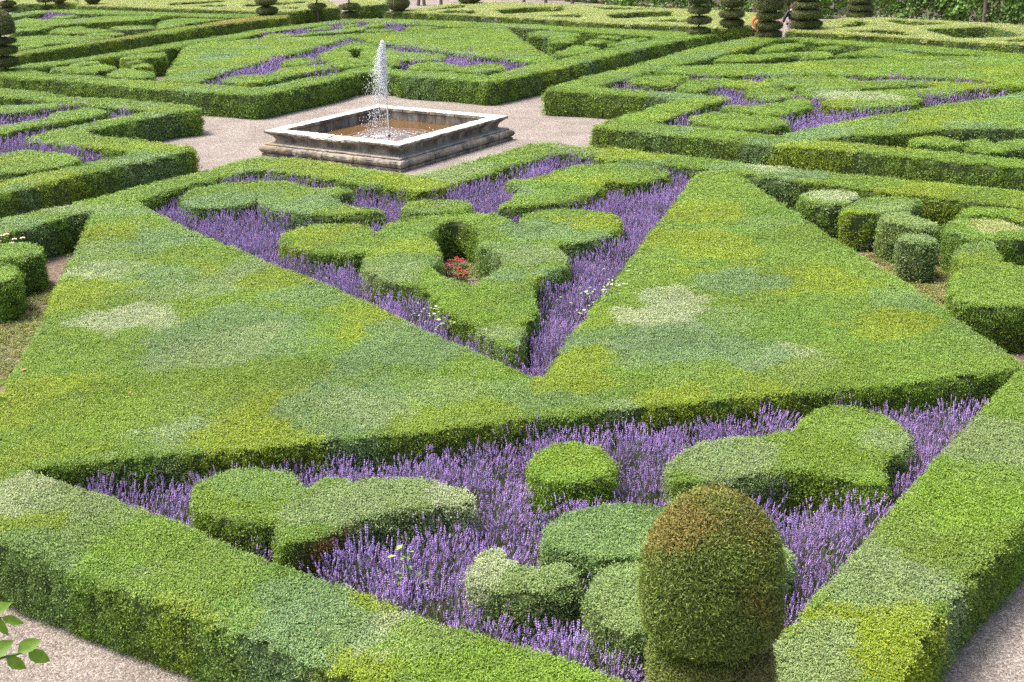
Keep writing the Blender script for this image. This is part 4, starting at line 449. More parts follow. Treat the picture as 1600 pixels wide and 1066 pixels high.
PC = {'box': proto_collection('box_sprig', box_any, 10, M['box']),
      'yew': proto_collection('yew_sprig', yew_clump, 5, M['yew']),
      'vine': proto_collection('vine_sprig', vine_clump, 5, M['vine']),
      'lav': proto_collection('lavender_tuft', lav_tuft, 7, M['lav'])}
def scatter_group(coll):
    ng = bpy.data.node_groups.new('scatter_' + coll.name, 'GeometryNodeTree')
    ng.interface.new_socket('Geometry', in_out='INPUT', socket_type='NodeSocketGeometry')
    ng.interface.new_socket('Geometry', in_out='OUTPUT', socket_type='NodeSocketGeometry')
    n = ng.nodes; L = ng.links.new
    gi = n.new('NodeGroupInput'); go = n.new('NodeGroupOutput')
    jn = n.new('GeometryNodeJoinGeometry')
    for ob in reversed(list(coll.objects)):             # the join keeps the last link first
        oi = n.new('GeometryNodeObjectInfo'); oi.inputs['Object'].default_value = ob
        g2i = n.new('GeometryNodeGeometryToInstance')
        L(oi.outputs['Geometry'], g2i.inputs[0]); L(g2i.outputs[0], jn.inputs[0])
    iop = n.new('GeometryNodeInstanceOnPoints'); iop.inputs['Pick Instance'].default_value = True
    def attr(name, typ):
        a = n.new('GeometryNodeInputNamedAttribute'); a.data_type = typ; a.inputs['Name'].default_value = name
        return a.outputs['Attribute']
    al = n.new('FunctionNodeAlignRotationToVector'); al.axis = 'Z'
    L(attr('nrm', 'FLOAT_VECTOR'), al.inputs['Vector'])
    rr = n.new('FunctionNodeRotateRotation'); rr.rotation_space = 'LOCAL'
    e2r = n.new('FunctionNodeEulerToRotation')
    cx = n.new('ShaderNodeCombineXYZ'); L(attr('spin', 'FLOAT'), cx.inputs['Z']); L(cx.outputs[0], e2r.inputs[0])
    L(al.outputs[0], rr.inputs[0]); L(e2r.outputs[0], rr.inputs[1])
    L(gi.outputs[0], iop.inputs['Points']); L(jn.outputs[0], iop.inputs['Instance'])
    L(rr.outputs[0], iop.inputs['Rotation']); L(attr('scl', 'FLOAT_VECTOR'), iop.inputs['Scale'])
    L(attr('pick', 'INT'), iop.inputs['Instance Index'])
    L(iop.outputs[0], go.inputs[0])
    return ng
SG = {k: scatter_group(c) for k, c in PC.items()}
def foliage(name, P, Nv, S, T, kind, parent, pick=None):
    """points P with normals, scales and leaf tints; the node group puts a sprig of leaves on each"""
    n = len(P)
    m = bpy.data.meshes.new(name); m.vertices.add(n)
    m.vertices.foreach_set('co', np.asarray(P, np.float32).ravel())
    def at(nm, ty, arr, key):
        a = m.attributes.new(nm, ty, 'POINT'); a.data.foreach_set(key, np.asarray(arr, np.float32).ravel())
    at('nrm', 'FLOAT_VECTOR', Nv, 'vector'); at('scl', 'FLOAT_VECTOR', S, 'vector')
    at('spin', 'FLOAT', rng.uniform(0, 6.283, n), 'value')
    if pick is None: pick = rng.integers(0, 5, n)
    ap = m.attributes.new('pick', 'INT', 'POINT'); ap.data.foreach_set('value', np.asarray(pick, np.int32))
    at('tint', 'FLOAT_COLOR', np.concatenate([np.asarray(T), np.ones((n, 1))], 1), 'color')
    o = link(bpy.data.objects.new(name, m), parent)
    md = o.modifiers.new('leaves', 'NODES'); md.node_group = SG[kind]
    o['kind'] = 'stuff'
    return o
# ------------------------------------------------------------------ plant colours (each box plant of a hedge has its own green)
PAL = dict(base=(0.17, 0.267, 0.033), mid=(0.146, 0.254, 0.037), blue=(0.168, 0.265, 0.109), yel=(0.228, 0.3, 0.018), olive=(0.156, 0.24, 0.021), pale=(0.227, 0.302, 0.126), white=(0.336, 0.386, 0.227), bright=(0.175, 0.292, 0.025), dry=(0.36, 0.38, 0.15), dark=(0.067, 0.134, 0.025), orange=(0.277, 0.21, 0.038))
PN = ['base', 'mid', 'blue', 'yel', 'olive', 'pale', 'bright']
PW = np.array([.36, .22, .12, .11, .07, .05, .07])
_gs = 0.95
_grid = np.random.default_rng(5).random((256, 256, 4))
_pc = np.array([PAL[k] for k in PN]); _cum = np.cumsum(PW / PW.sum())
def tint_at(x, y, z=None, key=None, top=None):
    wx = x + .22 * noise2(x, y, 5.0, 3) + rng.normal(0, .035, len(x)); wy = y + .22 * noise2(x, y, 5.0, 12) + rng.normal(0, .035, len(x))
    u, v = wx / (_gs * 1.25), wy / _gs
    iu, iv = np.floor(u).astype(int), np.floor(v).astype(int)
    bd = np.full(len(x), 9e9); bi = np.zeros((len(x), 2), int)
    for a in (-1, 0, 1):
        for b in (-1, 0, 1):
            gx, gy = iu + a, iv + b
            g = _grid[gx % 256, gy % 256]
            d = (gx + g[:, 0] - u) ** 2 + (gy + g[:, 1] - v) ** 2
            m = d < bd; bd[m] = d[m]; bi[m, 0] = gx[m] % 256; bi[m, 1] = gy[m] % 256
    g = _grid[bi[:, 0], bi[:, 1]]
    idx = np.minimum(np.searchsorted(_cum, g[:, 2]), len(PN) - 1)
    base = np.array(PAL['base'])
    mixv = (.25 + .55 * g[:, 3])[:, None]
    c = base * (1 - mixv) + _pc[idx] * mixv
    c[:, 2] *= 1.05
    hb = HB.get(key)
    if hb: c = c * .35 + np.array(PAL[hb]) * .65
    for (px, py, r, k) in PATCH:
        d2 = np.hypot(x - px, y - py) / r + .38 * noise2(x, y, 4.0 / max(r, .5), 5) + .12 * noise2(x, y, 14.0, 15) + rng.normal(0, .05, len(x))
        w = (.70 * (rng.random(len(x)) < np.clip((1.08 - d2) * 8, 0, 1)) + .08 * np.clip((1.1 - d2) * 5, 0, 1))[:, None]
        c = c * (1 - w) + np.array(PAL[k]) * w
    return c * (1 + .10 * noise2(x, y, 2.2, 7))[:, None]
HB = dict(b2='bright', b4='blue', b6='pale', d3='pale', d4='pale', b5='pale', b7='pale', E_near='olive', d5='mid')
# ------------------------------------------------------------------ ground
GR = 600
o = mesh_obj('ground', [(-GR, -GR, 0), (GR, -GR, 0), (GR, GR, 0), (-GR, GR, 0)], [(0, 1, 2, 3)], M['gravel']); tag(o, 'pinkish beige gravel of the garden paths', kind='structure')
# ------------------------------------------------------------------ hedges
ALLH = []
def lod(d): return np.clip(d / 18.0, 1.0, 2.2)
def build_hedge(h):
    key = h['key']; H = h['h']
    outer = shape_loop(h['outer'], h['smooth'], True)
    holes = [shape_loop(q, h['smooth'], False) for q in h['holes']]
    loops = [outer] + holes
    ALLH.append((outer, holes))
    A = abs(area2(outer)) - sum(abs(area2(q)) for q in holes)
    per = sum(np.hypot(*(np.roll(q, -1, 0) - q).T).sum() for q in loops)
    ins = min(.035, .12 * A / per)
    Hc = H - .045 + rng.uniform(-.006, .006)
    # woody core
    V, Fc = [], []
    for q in loops:
        n = len(q); k = len(V)
        for off, z in ((ins * 1.6, 0.0), (ins, .2), (ins, Hc - .05), (ins * 2.2, Hc)):
            r = offset_loop(q, off)
            V += [(x, y, z) for x, y in r]
        for lv in range(3):
            for i in range(n):
                j = (i + 1) % n
                Fc.append((k + lv * n + i, k + lv * n + j, k + (lv + 1) * n + j, k + (lv + 1) * n + i))
    tops = [offset_loop(q, ins * 2.2) for q in loops]
    tri = tessellate_polygon([[Vector((x, y, 0)) for x, y in q] for q in tops])
    mp = []; k = 0
    for q in loops:
        mp += [k + 3 * len(q) + i for i in range(len(q))]; k += 4 * len(q)
    for t in tri:
        a, b, c = (V[mp[i]] for i in t)
        if (b[0] - a[0]) * (c[1] - a[1]) - (b[1] - a[1]) * (c[0] - a[0]) > 0: Fc.append(tuple(mp[i] for i in t))
        else: Fc.append(tuple(mp[i] for i in reversed(t)))
    o = mesh_obj(h['name'], V, Fc, M['core'])
    tag(o, h['label'], 'hedge', h['grp'])
    # leaves: top
    lo, hi = outer.min(0), outer.max(0)
    dmin = max(7.0, float(np.hypot(outer[:, 0], outer[:, 1]).min()))
    D = 225.0 / lod(dmin) ** 2
    bands = [0, 17, 20, 24, 29, 35, 42, 400]
    PB = []
    for b0, b1 in zip(bands[:-1], bands[1:]):           # even, jittered cover; sprigs get larger with distance
        if b1 < dmin or b0 > np.hypot(outer[:, 0], outer[:, 1]).max(): continue
        sp = float(lod(np.array(.5 * (b0 + min(b1, 50))))) / math.sqrt(225.0)
        gx, gy = np.meshgrid(np.arange(lo[0], hi[0] + sp, sp), np.arange(lo[1], hi[1] + sp, sp))
        q = np.stack([gx.ravel(), gy.ravel()], 1)
        dq = np.hypot(q[:, 0], q[:, 1]); q = q[(dq >= b0) & (dq < b1)]
        PB.append(q + rng.uniform(-.55, .55, q.shape) * sp)
    P = np.concatenate(PB)
    P = P[pip(P, outer)]
    for q in holes: P = P[~pip(P, q)]
    # leave out what lies far outside the view cone sideways (off the picture by more than a few metres)
    P = P[(np.abs(P[:, 0]) < .42 * P[:, 1] + 5) & (P[:, 1] > 4)]
    bd, dv = bdist(P, loops)
    rr = .02
    sl = lod(np.hypot(P[:, 0], P[:, 1]))
    k = bd > .042 * sl
    P, bd, dv, sl = P[k], bd[k], dv[k], sl[k]
    bd = bd - .042 * sl
    t = np.clip(1 - bd / rr, 0, 1)
    lump = .008 * noise2(P[:, 0], P[:, 1], 3.0, 4) + .006 * noise2(P[:, 0], P[:, 1], 9.0, 14)
    if key == 'A_frame': lump = lump + np.where(np.hypot(P[:, 0], P[:, 1]) < 14.5, .022 * noise2(P[:, 0], P[:, 1], 3.4, 17), 0)
    z = H - .012 + lump - rr * (1 - np.sqrt(np.clip(1 - t * t, 0, 1))) * .8
    nv = np.concatenate([dv * (t * .9)[:, None], np.ones((len(P), 1))], 1)
    s = lod(np.hypot(P[:, 0], P[:, 1])) * rng.uniform(.8, 1.2, len(P))
    tt = tint_at(P[:, 0], P[:, 1], key=key)
    if h['pal'] == 'dry':
        w = rng.uniform(.45, .95, len(P))[:, None]; tt = tt * (1 - w) + np.array(PAL['dry']) * w
    if key == 'E_near':
        w = (np.clip(.5 + .6 * noise2(P[:, 0], P[:, 1], 1.5, 3), 0, .8))[:, None]; tt = tt * (1 - w) + np.array(PAL['orange']) * w
    PP = [np.concatenate([P, z[:, None]], 1)]; NN = [nv]; SS = [s]; TT = [tt]
    # leaves: sides
    for q in loops:
        a = q; b = np.roll(q, -1, 0); e = b - a; Ls = np.hypot(e[:, 0], e[:, 1]); tot = Ls.sum()
        n = int(tot * H * D * 1.0)
        if n == 0: continue
        i = rng.choice(len(q), n, p=Ls / tot); u = rng.random(n)
        pt = a[i] + e[i] * u[:, None]
        out = np.stack([e[i, 1], -e[i, 0]], 1) / (Ls[i, None] + 1e-9)
        d = np.hypot(pt[:, 0], pt[:, 1])
        keep = rng.random(n) < (lod(dmin) / lod(d)) ** 2
        facing = -(pt * out).sum(1) / (d + 1e-6)
        keep &= (facing > -.25) | (rng.random(n) < .45)
        keep &= (np.abs(pt[:, 0]) < .42 * pt[:, 1] + 5) & (pt[:, 1] > 4)
        pt, out, d = pt[keep], out[keep], d[keep]; n = len(pt)
        zz = .015 + rng.random(n) * (H - .03 - .04 * lod(d))
        bul = .012 * noise2(pt[:, 0] + 2 * zz, pt[:, 1] - zz, 5.0, 6) + rng.normal(0, .018, n) - .03 * np.clip(.25 - zz, 0, 1) / .25 - .012
        pt = pt + out * bul[:, None]
        nv = np.concatenate([out, np.full((n, 1), .12)], 1) + rng.normal(0, .22, (n, 3))
        s = lod(d) * rng.uniform(.8, 1.2, n)
        tt = tint_at(pt[:, 0] - out[:, 0] * .2, pt[:, 1] - out[:, 1] * .2, key=key)
        if key == 'b1':
            w = np.clip(1.3 - np.hypot(pt[:, 0] - DEAD[0], pt[:, 1] - DEAD[1]) / .35, 0, .9)[:, None]
            tt = tt * (1 - w) + np.array((.16, .075, .025)) * w
        PP.append(np.concatenate([pt, zz[:, None]], 1)); NN.append(nv); SS.append(s); TT.append(tt)
    P = np.concatenate(PP); s = np.concatenate(SS); T = np.concatenate(TT) * rng.uniform(.85, 1.15, (len(P), 1))
    S = np.stack([s, s, s ** .45], 1)
    foliage('foliage', P, np.concatenate(NN), S, T, 'box', o, rng.integers(0, 5, len(P)) + np.where(np.arange(len(P)) < len(PP[0]), 0, 5))
    return len(P)
tot = 0
for h in HEDGES: tot += build_hedge(h)
print('hedge sprigs', tot)
# soil of the planted beds, a few mm above the gravel
for key in ('A_frame', 'C_frame', 'D_frame'):
    i = [h['key'] for h in HEDGES].index(key)
    q = offset_loop(ALLH[i][1][0], -.03)
    tri = tessellate_polygon([[Vector((x, y, 0)) for x, y in q]])
    o = mesh_obj('soil_bed', [(x, y, .004) for x, y in q], [tuple(t) for t in tri], M['soil']); tag(o, 'brown soil of the planted beds', kind='structure')
# ------------------------------------------------------------------ lavender
for lv in LAVENDER:
    q = np.array(lv['poly']); lo, hi = q.min(0), q.max(0)
    dm = np.hypot(q[:, 0], q[:, 1]).min()
    sl = float(np.clip(dm / 20, 1, 2.4))
    # rounded plants: stems fan out from each plant's foot
    sp = .39
    gx, gy = np.meshgrid(np.arange(lo[0], hi[0], sp), np.arange(lo[1], hi[1], sp))
    C = np.stack([gx.ravel(), gy.ravel()], 1) + rng.normal(0, .11, (gx.size, 2))
    ph = rng.normal(1.0, .12, len(C)); pt_ = rng.normal(0, 1, (len(C), 1)); pl = rng.normal(0, .10, (len(C), 2))
    k = max(4, int(10 / sl ** 2))
    idx = np.repeat(np.arange(len(C)), k)
    rad = .25 * np.sqrt(rng.random(len(idx))); an = rng.uniform(0, 6.283, len(idx))
    offs = np.stack([rad * np.cos(an), rad * np.sin(an)], 1)
    P = C[idx] + offs
    k = pip(P, q); P, idx, offs = P[k], idx[k], offs[k]
    for hk, (outer, holes) in zip(HEDGES, ALLH):
        if (outer.max(0) < lo).any() or (outer.min(0) > hi).any(): continue
        ins = pip(P, outer)
        for hq in (holes if hk['key'] not in ('heart', 'q3', 'k4') else []): ins &= ~pip(P, hq)
        bd, _ = bdist(P, [outer] + holes)
        k = ~ins & (bd > .05); P, idx, offs = P[k], idx[k], offs[k]
    n = len(P)
    rr_ = np.hypot(offs[:, 0], offs[:, 1]) / .25
    hz = (.93 + .07 * noise2(P[:, 0], P[:, 1], 3.0, 1)) * ph[idx] * (1.04 - .28 * rr_ ** 2) + rng.normal(0, .05, n)
    hz = hz * (1 + .20 * np.clip((np.hypot(P[:, 0], P[:, 1]) - 22) / 14, 0, 1))
    S = np.stack([np.full(n, sl), np.full(n, sl), hz], 1)
    nv = np.concatenate([offs / .25 * .38 + pl[idx] + np.array((.05, 0)), np.ones((n, 1))], 1) + rng.normal(0, .07, (n, 3))
    f = noise2(P[:, 0], P[:, 1], 2.0, 11)[:, None]
    T = np.array((.30, .205, .42)) * (1 + .08 * f + .10 * pt_[idx]) * rng.uniform(.88, 1.14, (n, 1)) + np.array((.012, 0, -.008)) * rng.normal(0, 1, (n, 1))
    o = foliage('lavender', np.concatenate([P, np.zeros((n, 1))], 1), nv, S, T, 'lav', None)
    tag(o, lv['label'], 'lavender', kind='stuff')
# ------------------------------------------------------------------ topiary yews
def prof(kind, t):
    if kind == 'dome': return np.where(t < .30, .93 + .07 * np.sin(np.clip(t / .30, 0, 1) * 1.57), np.clip(1 - ((t - .30) / .70) ** 2.7, 0, 1) ** .55) * np.clip(t / .09, .0, 1) ** .30
    if kind == 'drum': return (1 - np.abs(2 * t - 1) ** 9) ** .5
    if kind == 'bowl': return np.where(t < .6, .10 + .90 * np.sin(np.clip(t / .6, 0, 1) * 1.57) ** .9, np.sqrt(np.clip(1 - ((t - .6) / .4) ** 2, 0, 1)))
    return (1 - np.abs(2 * t - 1) ** 2.4) ** .5
for ti, tp in enumerate(TOPIARY):
    x0, y0 = tp['xy']; dist = math.hypot(x0, y0)
    root = empty('topiary_yew', (x0, y0, 0)); tag(root, tp['label'], 'topiary', 'clipped yew topiaries')
    zt = max(t[1] for t in tp['tiers']) - .15
    V, Fc = [], []
    for k in range(7):
        z = zt * k / 6; r = .055 * (1 - .5 * k / 6) * (1.3 if k == 0 else 1)
        V += [(r * math.cos(a * 6.283 / 9) + .01 * math.sin(k * 2), r * math.sin(a * 6.283 / 9), z) for a in range(9)]
    for k in range(6):
        for a in range(9): Fc.append((k * 9 + a, k * 9 + (a + 1) % 9, (k + 1) * 9 + (a + 1) % 9, (k + 1) * 9 + a))
    mesh_obj('trunk', V, Fc, M['yewbark'], root, True)
    for (z0, z1, r0, kind) in tp['tiers']:
        if ti and z1 - z0 > .2: z0, z1 = z0 + .025, z1 - .04
        ts = np.linspace(0, 1, 18); V, Fc = [], []; nn = 28
        ex, ey = rng.uniform(.96, 1.04, 2) if ti else (1.0, 1.0)
        for t in ts:
            r = max(float(prof(kind, np.array(t))), .02) * (r0 - .07 if ti else r0 - .03)
            V += [(r * ex * math.cos(a * 6.283 / nn), r * ey * math.sin(a * 6.283 / nn), z0 + .02 + (z1 - z0 - .05) * t) for a in range(nn)]
        for k in range(17):
            for a in range(nn): Fc.append((k * nn + a, k * nn + (a + 1) % nn, (k + 1) * nn + (a + 1) % nn, (k + 1) * nn + a))
        Fc.append(tuple(reversed(range(nn)))); Fc.append(tuple(17 * nn + a for a in range(nn)))
        part = mesh_obj('tier' if kind != 'dome' else 'dome', V, Fc, M['core'], root, True)
        # needles
        s0 = float(np.clip(dist / 14, 1, 1.7)); D = 950 / s0 ** 2
        tt = np.linspace(0, 1, 200); rr = prof(kind, tt) * (r0 - .045 if ti else r0); zz = z0 + (z1 - z0) * tt
        ds = np.hypot(np.diff(rr), np.diff(zz)); ar = ds * (rr[1:] + rr[:-1]) * math.pi
        n = int(ar.sum() * D)
        i = rng.choice(199, n, p=ar / ar.sum()); u = rng.random(n)
        r = rr[i] + (rr[i + 1] - rr[i]) * u; z = zz[i] + (zz[i + 1] - zz[i]) * u
        ang = rng.uniform(0, 6.283, n)
        tn = np.stack([zz[i + 1] - zz[i], -(rr[i + 1] - rr[i])], 1); tn /= np.hypot(tn[:, 0], tn[:, 1])[:, None] + 1e-9
        nv = np.stack([tn[:, 0] * np.cos(ang), tn[:, 0] * np.sin(ang), tn[:, 1]], 1)
        P = np.stack([r * ex * np.cos(ang), r * ey * np.sin(ang), z], 1)
        lum = .012 * noise2(P[:, 0] * 3 + P[:, 2] * 4 + ti, P[:, 1] * 3 - P[:, 2] * 3, 2.0, 2)
        P = P + nv * (lum - .006)[:, None]
        nv = nv + np.array((0, 0, .25)) + rng.normal(0, .2, (n, 3))
        base = np.array((.12, .172, .022)) if ti == 0 else np.array((.125, .145, .045))
        T = np.tile(base, (n, 1)) * (1 + .2 * noise2(P[:, 0] * 4, P[:, 1] * 4 + P[:, 2] * 5, 1.5, 10))[:, None]
        if ti == 0:
            q = noise2(P[:, 0] * 5 + P[:, 2], P[:, 1] * 5 + P[:, 2] * 4, 1.6, 6)
            if kind == 'dome':
                w = np.clip((P[:, 2] - (z0 + .70 * (z1 - z0))) / (.22 * (z1 - z0)) + .75 * q - .1, 0, .75)
                w = np.maximum(w, np.clip(.5 * q - .25, 0, .5)) * rng.uniform(.3, 1.15, n)
                T = T * (1 - np.clip(w, 0, 1)[:, None]) + np.array((.23, .145, .035)) * np.clip(w, 0, 1)[:, None]
            else:
                w = np.clip(.4 + .4 * q, 0, .8)[:, None]
                T = T * (1 - w) + np.array((.16, .10, .045)) * w
        T = T * rng.uniform(.75, 1.25, (n, 1))
        s = s0 * rng.uniform(.8, 1.2, n)
        foliage('foliage', P, nv, np.stack([s, s, s], 1), T, 'yew', part)
# ------------------------------------------------------------------ stone basin
FA = R(54.3)
FC = np.array((-3.2545, 36.833)); HALF = 2.40
def fpt(u, v, z):
    """u along the direction up the garden to the right, v to the upper left"""
    c, s = math.cos(FA), math.sin(FA)
    return (FC[0] + u * c - v * s, FC[1] + u * s + v * c, z)
def stone_mat():
    m, nt, p, out = new_mat('weathered_limestone'); L = nt.links.new
    geo = N(nt, 'ShaderNodeNewGeometry')
    def noise(scale, det=8, ro=.65, vec=None):
        n = N(nt, 'ShaderNodeTexNoise'); n.inputs['Scale'].default_value = scale; n.inputs['Detail'].default_value = det; n.inputs['Roughness'].default_value = ro
        L(vec if vec else geo.outputs['Position'], n.inputs['Vector']); return n.outputs['Fac']
    def ramp(fac, els):
        r = N(nt, 'ShaderNodeValToRGB')
        for i, (pos, c) in enumerate(els):
            e = r.color_ramp.elements[i] if i < 2 else r.color_ramp.elements.new(pos)
            e.position = pos; e.color = (*c, 1)
        L(fac, r.inputs[0]); return r.outputs[0]
    mp = N(nt, 'ShaderNodeMapping'); mp.inputs['Scale'].default_value = (1, 1, .25); L(geo.outputs['Position'], mp.inputs['Vector'])
    base = ramp(noise(6), [(.3, (0.203, 0.176, 0.133)), (.7, (0.359, 0.328, 0.281)), (.5, (0.281, 0.25, 0.203))])
    black = ramp(noise(2.6, 9, .7, mp.outputs[0]), [(.40, (0, 0, 0)), (.57, (1, 1, 1))])
    nz = N(nt, 'ShaderNodeSeparateXYZ'); L(geo.outputs['Normal'], nz.inputs[0])
    upm = N(nt, 'ShaderNodeMapRange'); L(nz.outputs['Z'], upm.inputs['Value'])
    upm.inputs['From Min'].default_value = .75; upm.inputs['From Max'].default_value = .95
    upm.inputs['To Min'].default_value = .82; upm.inputs['To Max'].default_value = .10
    f = N(nt, 'ShaderNodeMath', operation='MULTIPLY'); L(black, f.inputs[0]); L(upm.outputs[0], f.inputs[1])
    mx = N(nt, 'ShaderNodeMix', data_type='RGBA'); L(f.outputs[0], mx.inputs[0]); L(base, mx.inputs[6]); mx.inputs[7].default_value = (.045, .04, .036, 1)
    och = ramp(noise(1.7, 7), [(.52, (0, 0, 0)), (.66, (1, 1, 1))])
    f2 = N(nt, 'ShaderNodeMath', operation='MULTIPLY'); L(och, f2.inputs[0]); f2.inputs[1].default_value = .55
    m2 = N(nt, 'ShaderNodeMix', data_type='RGBA'); L(f2.outputs[0], m2.inputs[0]); L(mx.outputs[2], m2.inputs[6]); m2.inputs[7].default_value = (.33, .25, .13, 1)
    # up-facing stone of the rim is mixed paler
    m3 = N(nt, 'ShaderNodeMix', data_type='RGBA'); um = N(nt, 'ShaderNodeMapRange'); L(nz.outputs['Z'], um.inputs['Value'])
    um.inputs['From Min'].default_value = .8; um.inputs['From Max'].default_value = .97; um.inputs['To Max'].default_value = .62
    ps = N(nt, 'ShaderNodeSeparateXYZ'); L(geo.outputs['Position'], ps.inputs[0]); gz = N(nt, 'ShaderNodeMath', operation='GREATER_THAN'); L(ps.outputs['Z'], gz.inputs[0]); gz.inputs[1].default_value = .55
    gm = N(nt, 'ShaderNodeMath', operation='MULTIPLY'); L(um.outputs[0], gm.inputs[0]); L(gz.outputs[0], gm.inputs[1])
    L(gm.outputs[0], m3.inputs[0]); L(m2.outputs[2], m3.inputs[6]); m3.inputs[7].default_value = (.70, .68, .63, 1)
    L(m3.outputs[2], p.inputs['Base Color'])
    b = N(nt, 'ShaderNodeBump'); b.inputs['Strength'].default_value = .7; b.inputs['Distance'].default_value = .015
    L(noise(28), b.inputs['Height']); L(b.outputs[0], p.inputs['Normal'])
    p.inputs['Roughness'].default_value = .85; p.inputs['Specular IOR Level'].default_value = .25
    return m
M['stone'] = stone_mat()
basin = empty('stone_basin', fpt(0, 0, 0)); tag(basin, 'square weathered limestone fountain basin with moulded sides on gravel', 'fountain basin')
bc = Vector(fpt(0, 0, 0))
def sweep_stone(name, side, t0, t1, prf, gap=.006, rough=.004, chip=None):
    """one stone of a side: profile (offset outwards from the rim face, z) swept from t0 to t1, mitred at the corners"""
    g = np.random.default_rng(int(1000 * (side + 1) + 100 * t0 + 7 * len(prf)))
    ns = max(2, int((t1 - t0) * 2 * HALF / .12)); V, Fc = [], []; k = len(prf)
    ca, sa = math.cos(side * math.pi / 2), math.sin(side * math.pi / 2)
    lift = g.normal(0, .0025)
    for i in range(ns + 1):
        t = t0 + (t1 - t0) * i / ns
        for j, (o, z) in enumerate(prf):
            half = HALF + o
            a = -half + 2 * half * t
            if t0 > 0: a = a if i else a + gap
            if t1 < 1: a = a if i < ns else a - gap
            oo = half + g.normal(0, rough); zz = z + (g.normal(0, rough) if z > .02 else 0) + (lift if z > .05 else 0)
            if chip and chip[0] < t < chip[1] and o > -.25 and z > .6: zz -= g.uniform(.02, .055); oo -= g.uniform(.0, .06)
            u, v = a * ca + oo * sa, a * sa - oo * ca
            q = Vector(fpt(u, v, zz)) - bc
            V.append(tuple(q))
    for i in range(ns):
        for j in range(k):
            j2 = (j + 1) % k
            Fc.append((i * k + j, i * k + j2, (i + 1) * k + j2, (i + 1) * k + j))
    Fc.append(tuple(reversed(range(k)))); Fc.append(tuple(ns * k + j for j in range(k)))
    o = mesh_obj(name, V, Fc, M['stone'], basin)
    bm = o.modifiers.new('soft', 'BEVEL'); bm.width = .008; bm.segments = 1; bm.limit_method = 'ANGLE'; bm.angle_limit = R(50)
    return o
rim = [(-.40, .595), (-.06, .595), (-.005, .60), (.008, .63), (.008, .66), (-.004, .678), (-.15, .68), (-.395, .68)]
wall = [(-.37, 0), (-.02, 0), (-.02, .285), (.02, .29), (.022, .325), (-.01, .338), (-.14, .345), (-.19, .37), (-.205, .41), (-.19, .46), (-.15, .515), (-.09, .56), (-.05, .588), (-.37, .588)]
torus = [(-.015, .08), (.03, .08)] + [(.035 + .098 * math.cos(a), .183 + .098 * math.sin(a)) for a in np.linspace(-1.45, 1.45, 11)] + [(.03, .2835), (-.015, .2835)]
plinth = [(-.015, 0), (.09, 0), (.09, .074), (-.015, .074)]
cutsA = [[0, .22, .45, .71, 1], [0, .3, .53, .78, 1], [0, .26, .5, .74, 1], [0, .25, .47, .72, 1]]
cutsB = [[0, .28, .52, .76, 1], [0, .22, .5, .75, 1], [0, .27, .55, .8, 1], [0, .24, .46, .68, 1]]
for sd in range(4):
    for a, b in zip(cutsA[sd][:-1], cutsA[sd][1:]): sweep_stone('rim_slab', sd, a, b, rim, chip=(.34, .60) if sd == 3 else None)
    for a, b in zip(cutsB[sd][:-1], cutsB[sd][1:]): sweep_stone('base_moulding', sd, a, b, torus, gap=.008)
    for a, b in ((0, .48), (.48, 1)): sweep_stone('basin_wall', sd, a, b, wall, gap=.003, rough=.002)
    for a, b in ((0, .35), (.35, .68), (.68, 1)): sweep_stone('plinth_slab', sd, a, b, plinth, gap=.004)
M['silt'] = noisy_mat('basin_floor', [(.3, (.10, .045, .012)), (.6, (.24, .12, .035)), (.75, (.34, .2, .07))], 2.0)
w = HALF - .375
v4 = [tuple(Vector(fpt(a * w, b * w, .05)) - bc) for a, b in ((-1, -1), (1, -1), (1, 1), (-1, 1))]
mesh_obj('basin_floor', v4, [(0, 1, 2, 3)], M['silt'], basin)
def water_mat():
    m, nt, p, out = new_mat('basin_water'); L = nt.links.new
    geo = N(nt, 'ShaderNodeNewGeometry')
    p.inputs['Base Color'].default_value = (.12, .068, .026, 1); p.inputs['Specular IOR Level'].default_value = .6
    p.inputs['Roughness'].default_value = .05; p.inputs['IOR'].default_value = 1.33
    n1 = N(nt, 'ShaderNodeTexNoise'); n1.inputs['Scale'].default_value = 7; n1.inputs['Detail'].default_value = 4
    L(geo.outputs['Position'], n1.inputs['Vector'])
    b = N(nt, 'ShaderNodeBump'); b.inputs['Strength'].default_value = .22; b.inputs['Distance'].default_value = .02
    L(n1.outputs['Fac'], b.inputs['Height']); L(b.outputs[0], p.inputs['Normal'])
    return m
M['water'] = water_mat()
JB = np.array(JET); cj, sj = math.cos(FA), math.sin(FA)
# rippled water surface with rings spreading from the jet
nw = 70; V, Fc = [], []
ZW = .34
for i in range(nw + 1):
    for j in range(nw + 1):
        q = fpt(-w + 2 * w * i / nw, -w + 2 * w * j / nw, ZW)
        r = math.hypot(q[0] - JB[0], q[1] - JB[1])
        V.append((q[0], q[1], ZW + .010 * math.sin(r * 26) * math.exp(-r * .8) + .004 * math.sin(5 * q[0] + 3 * q[1]) + random.gauss(0, .002) * math.exp(-r * 1.2)))
for i in range(nw):
    for j in range(nw): Fc.append((i * (nw + 1) + j, (i + 1) * (nw + 1) + j, (i + 1) * (nw + 1) + j + 1, i * (nw + 1) + j + 1))
o = mesh_obj('water', V, Fc, M['water'], None, True); tag(o, 'shallow brown rippled water inside the stone basin', kind='structure')
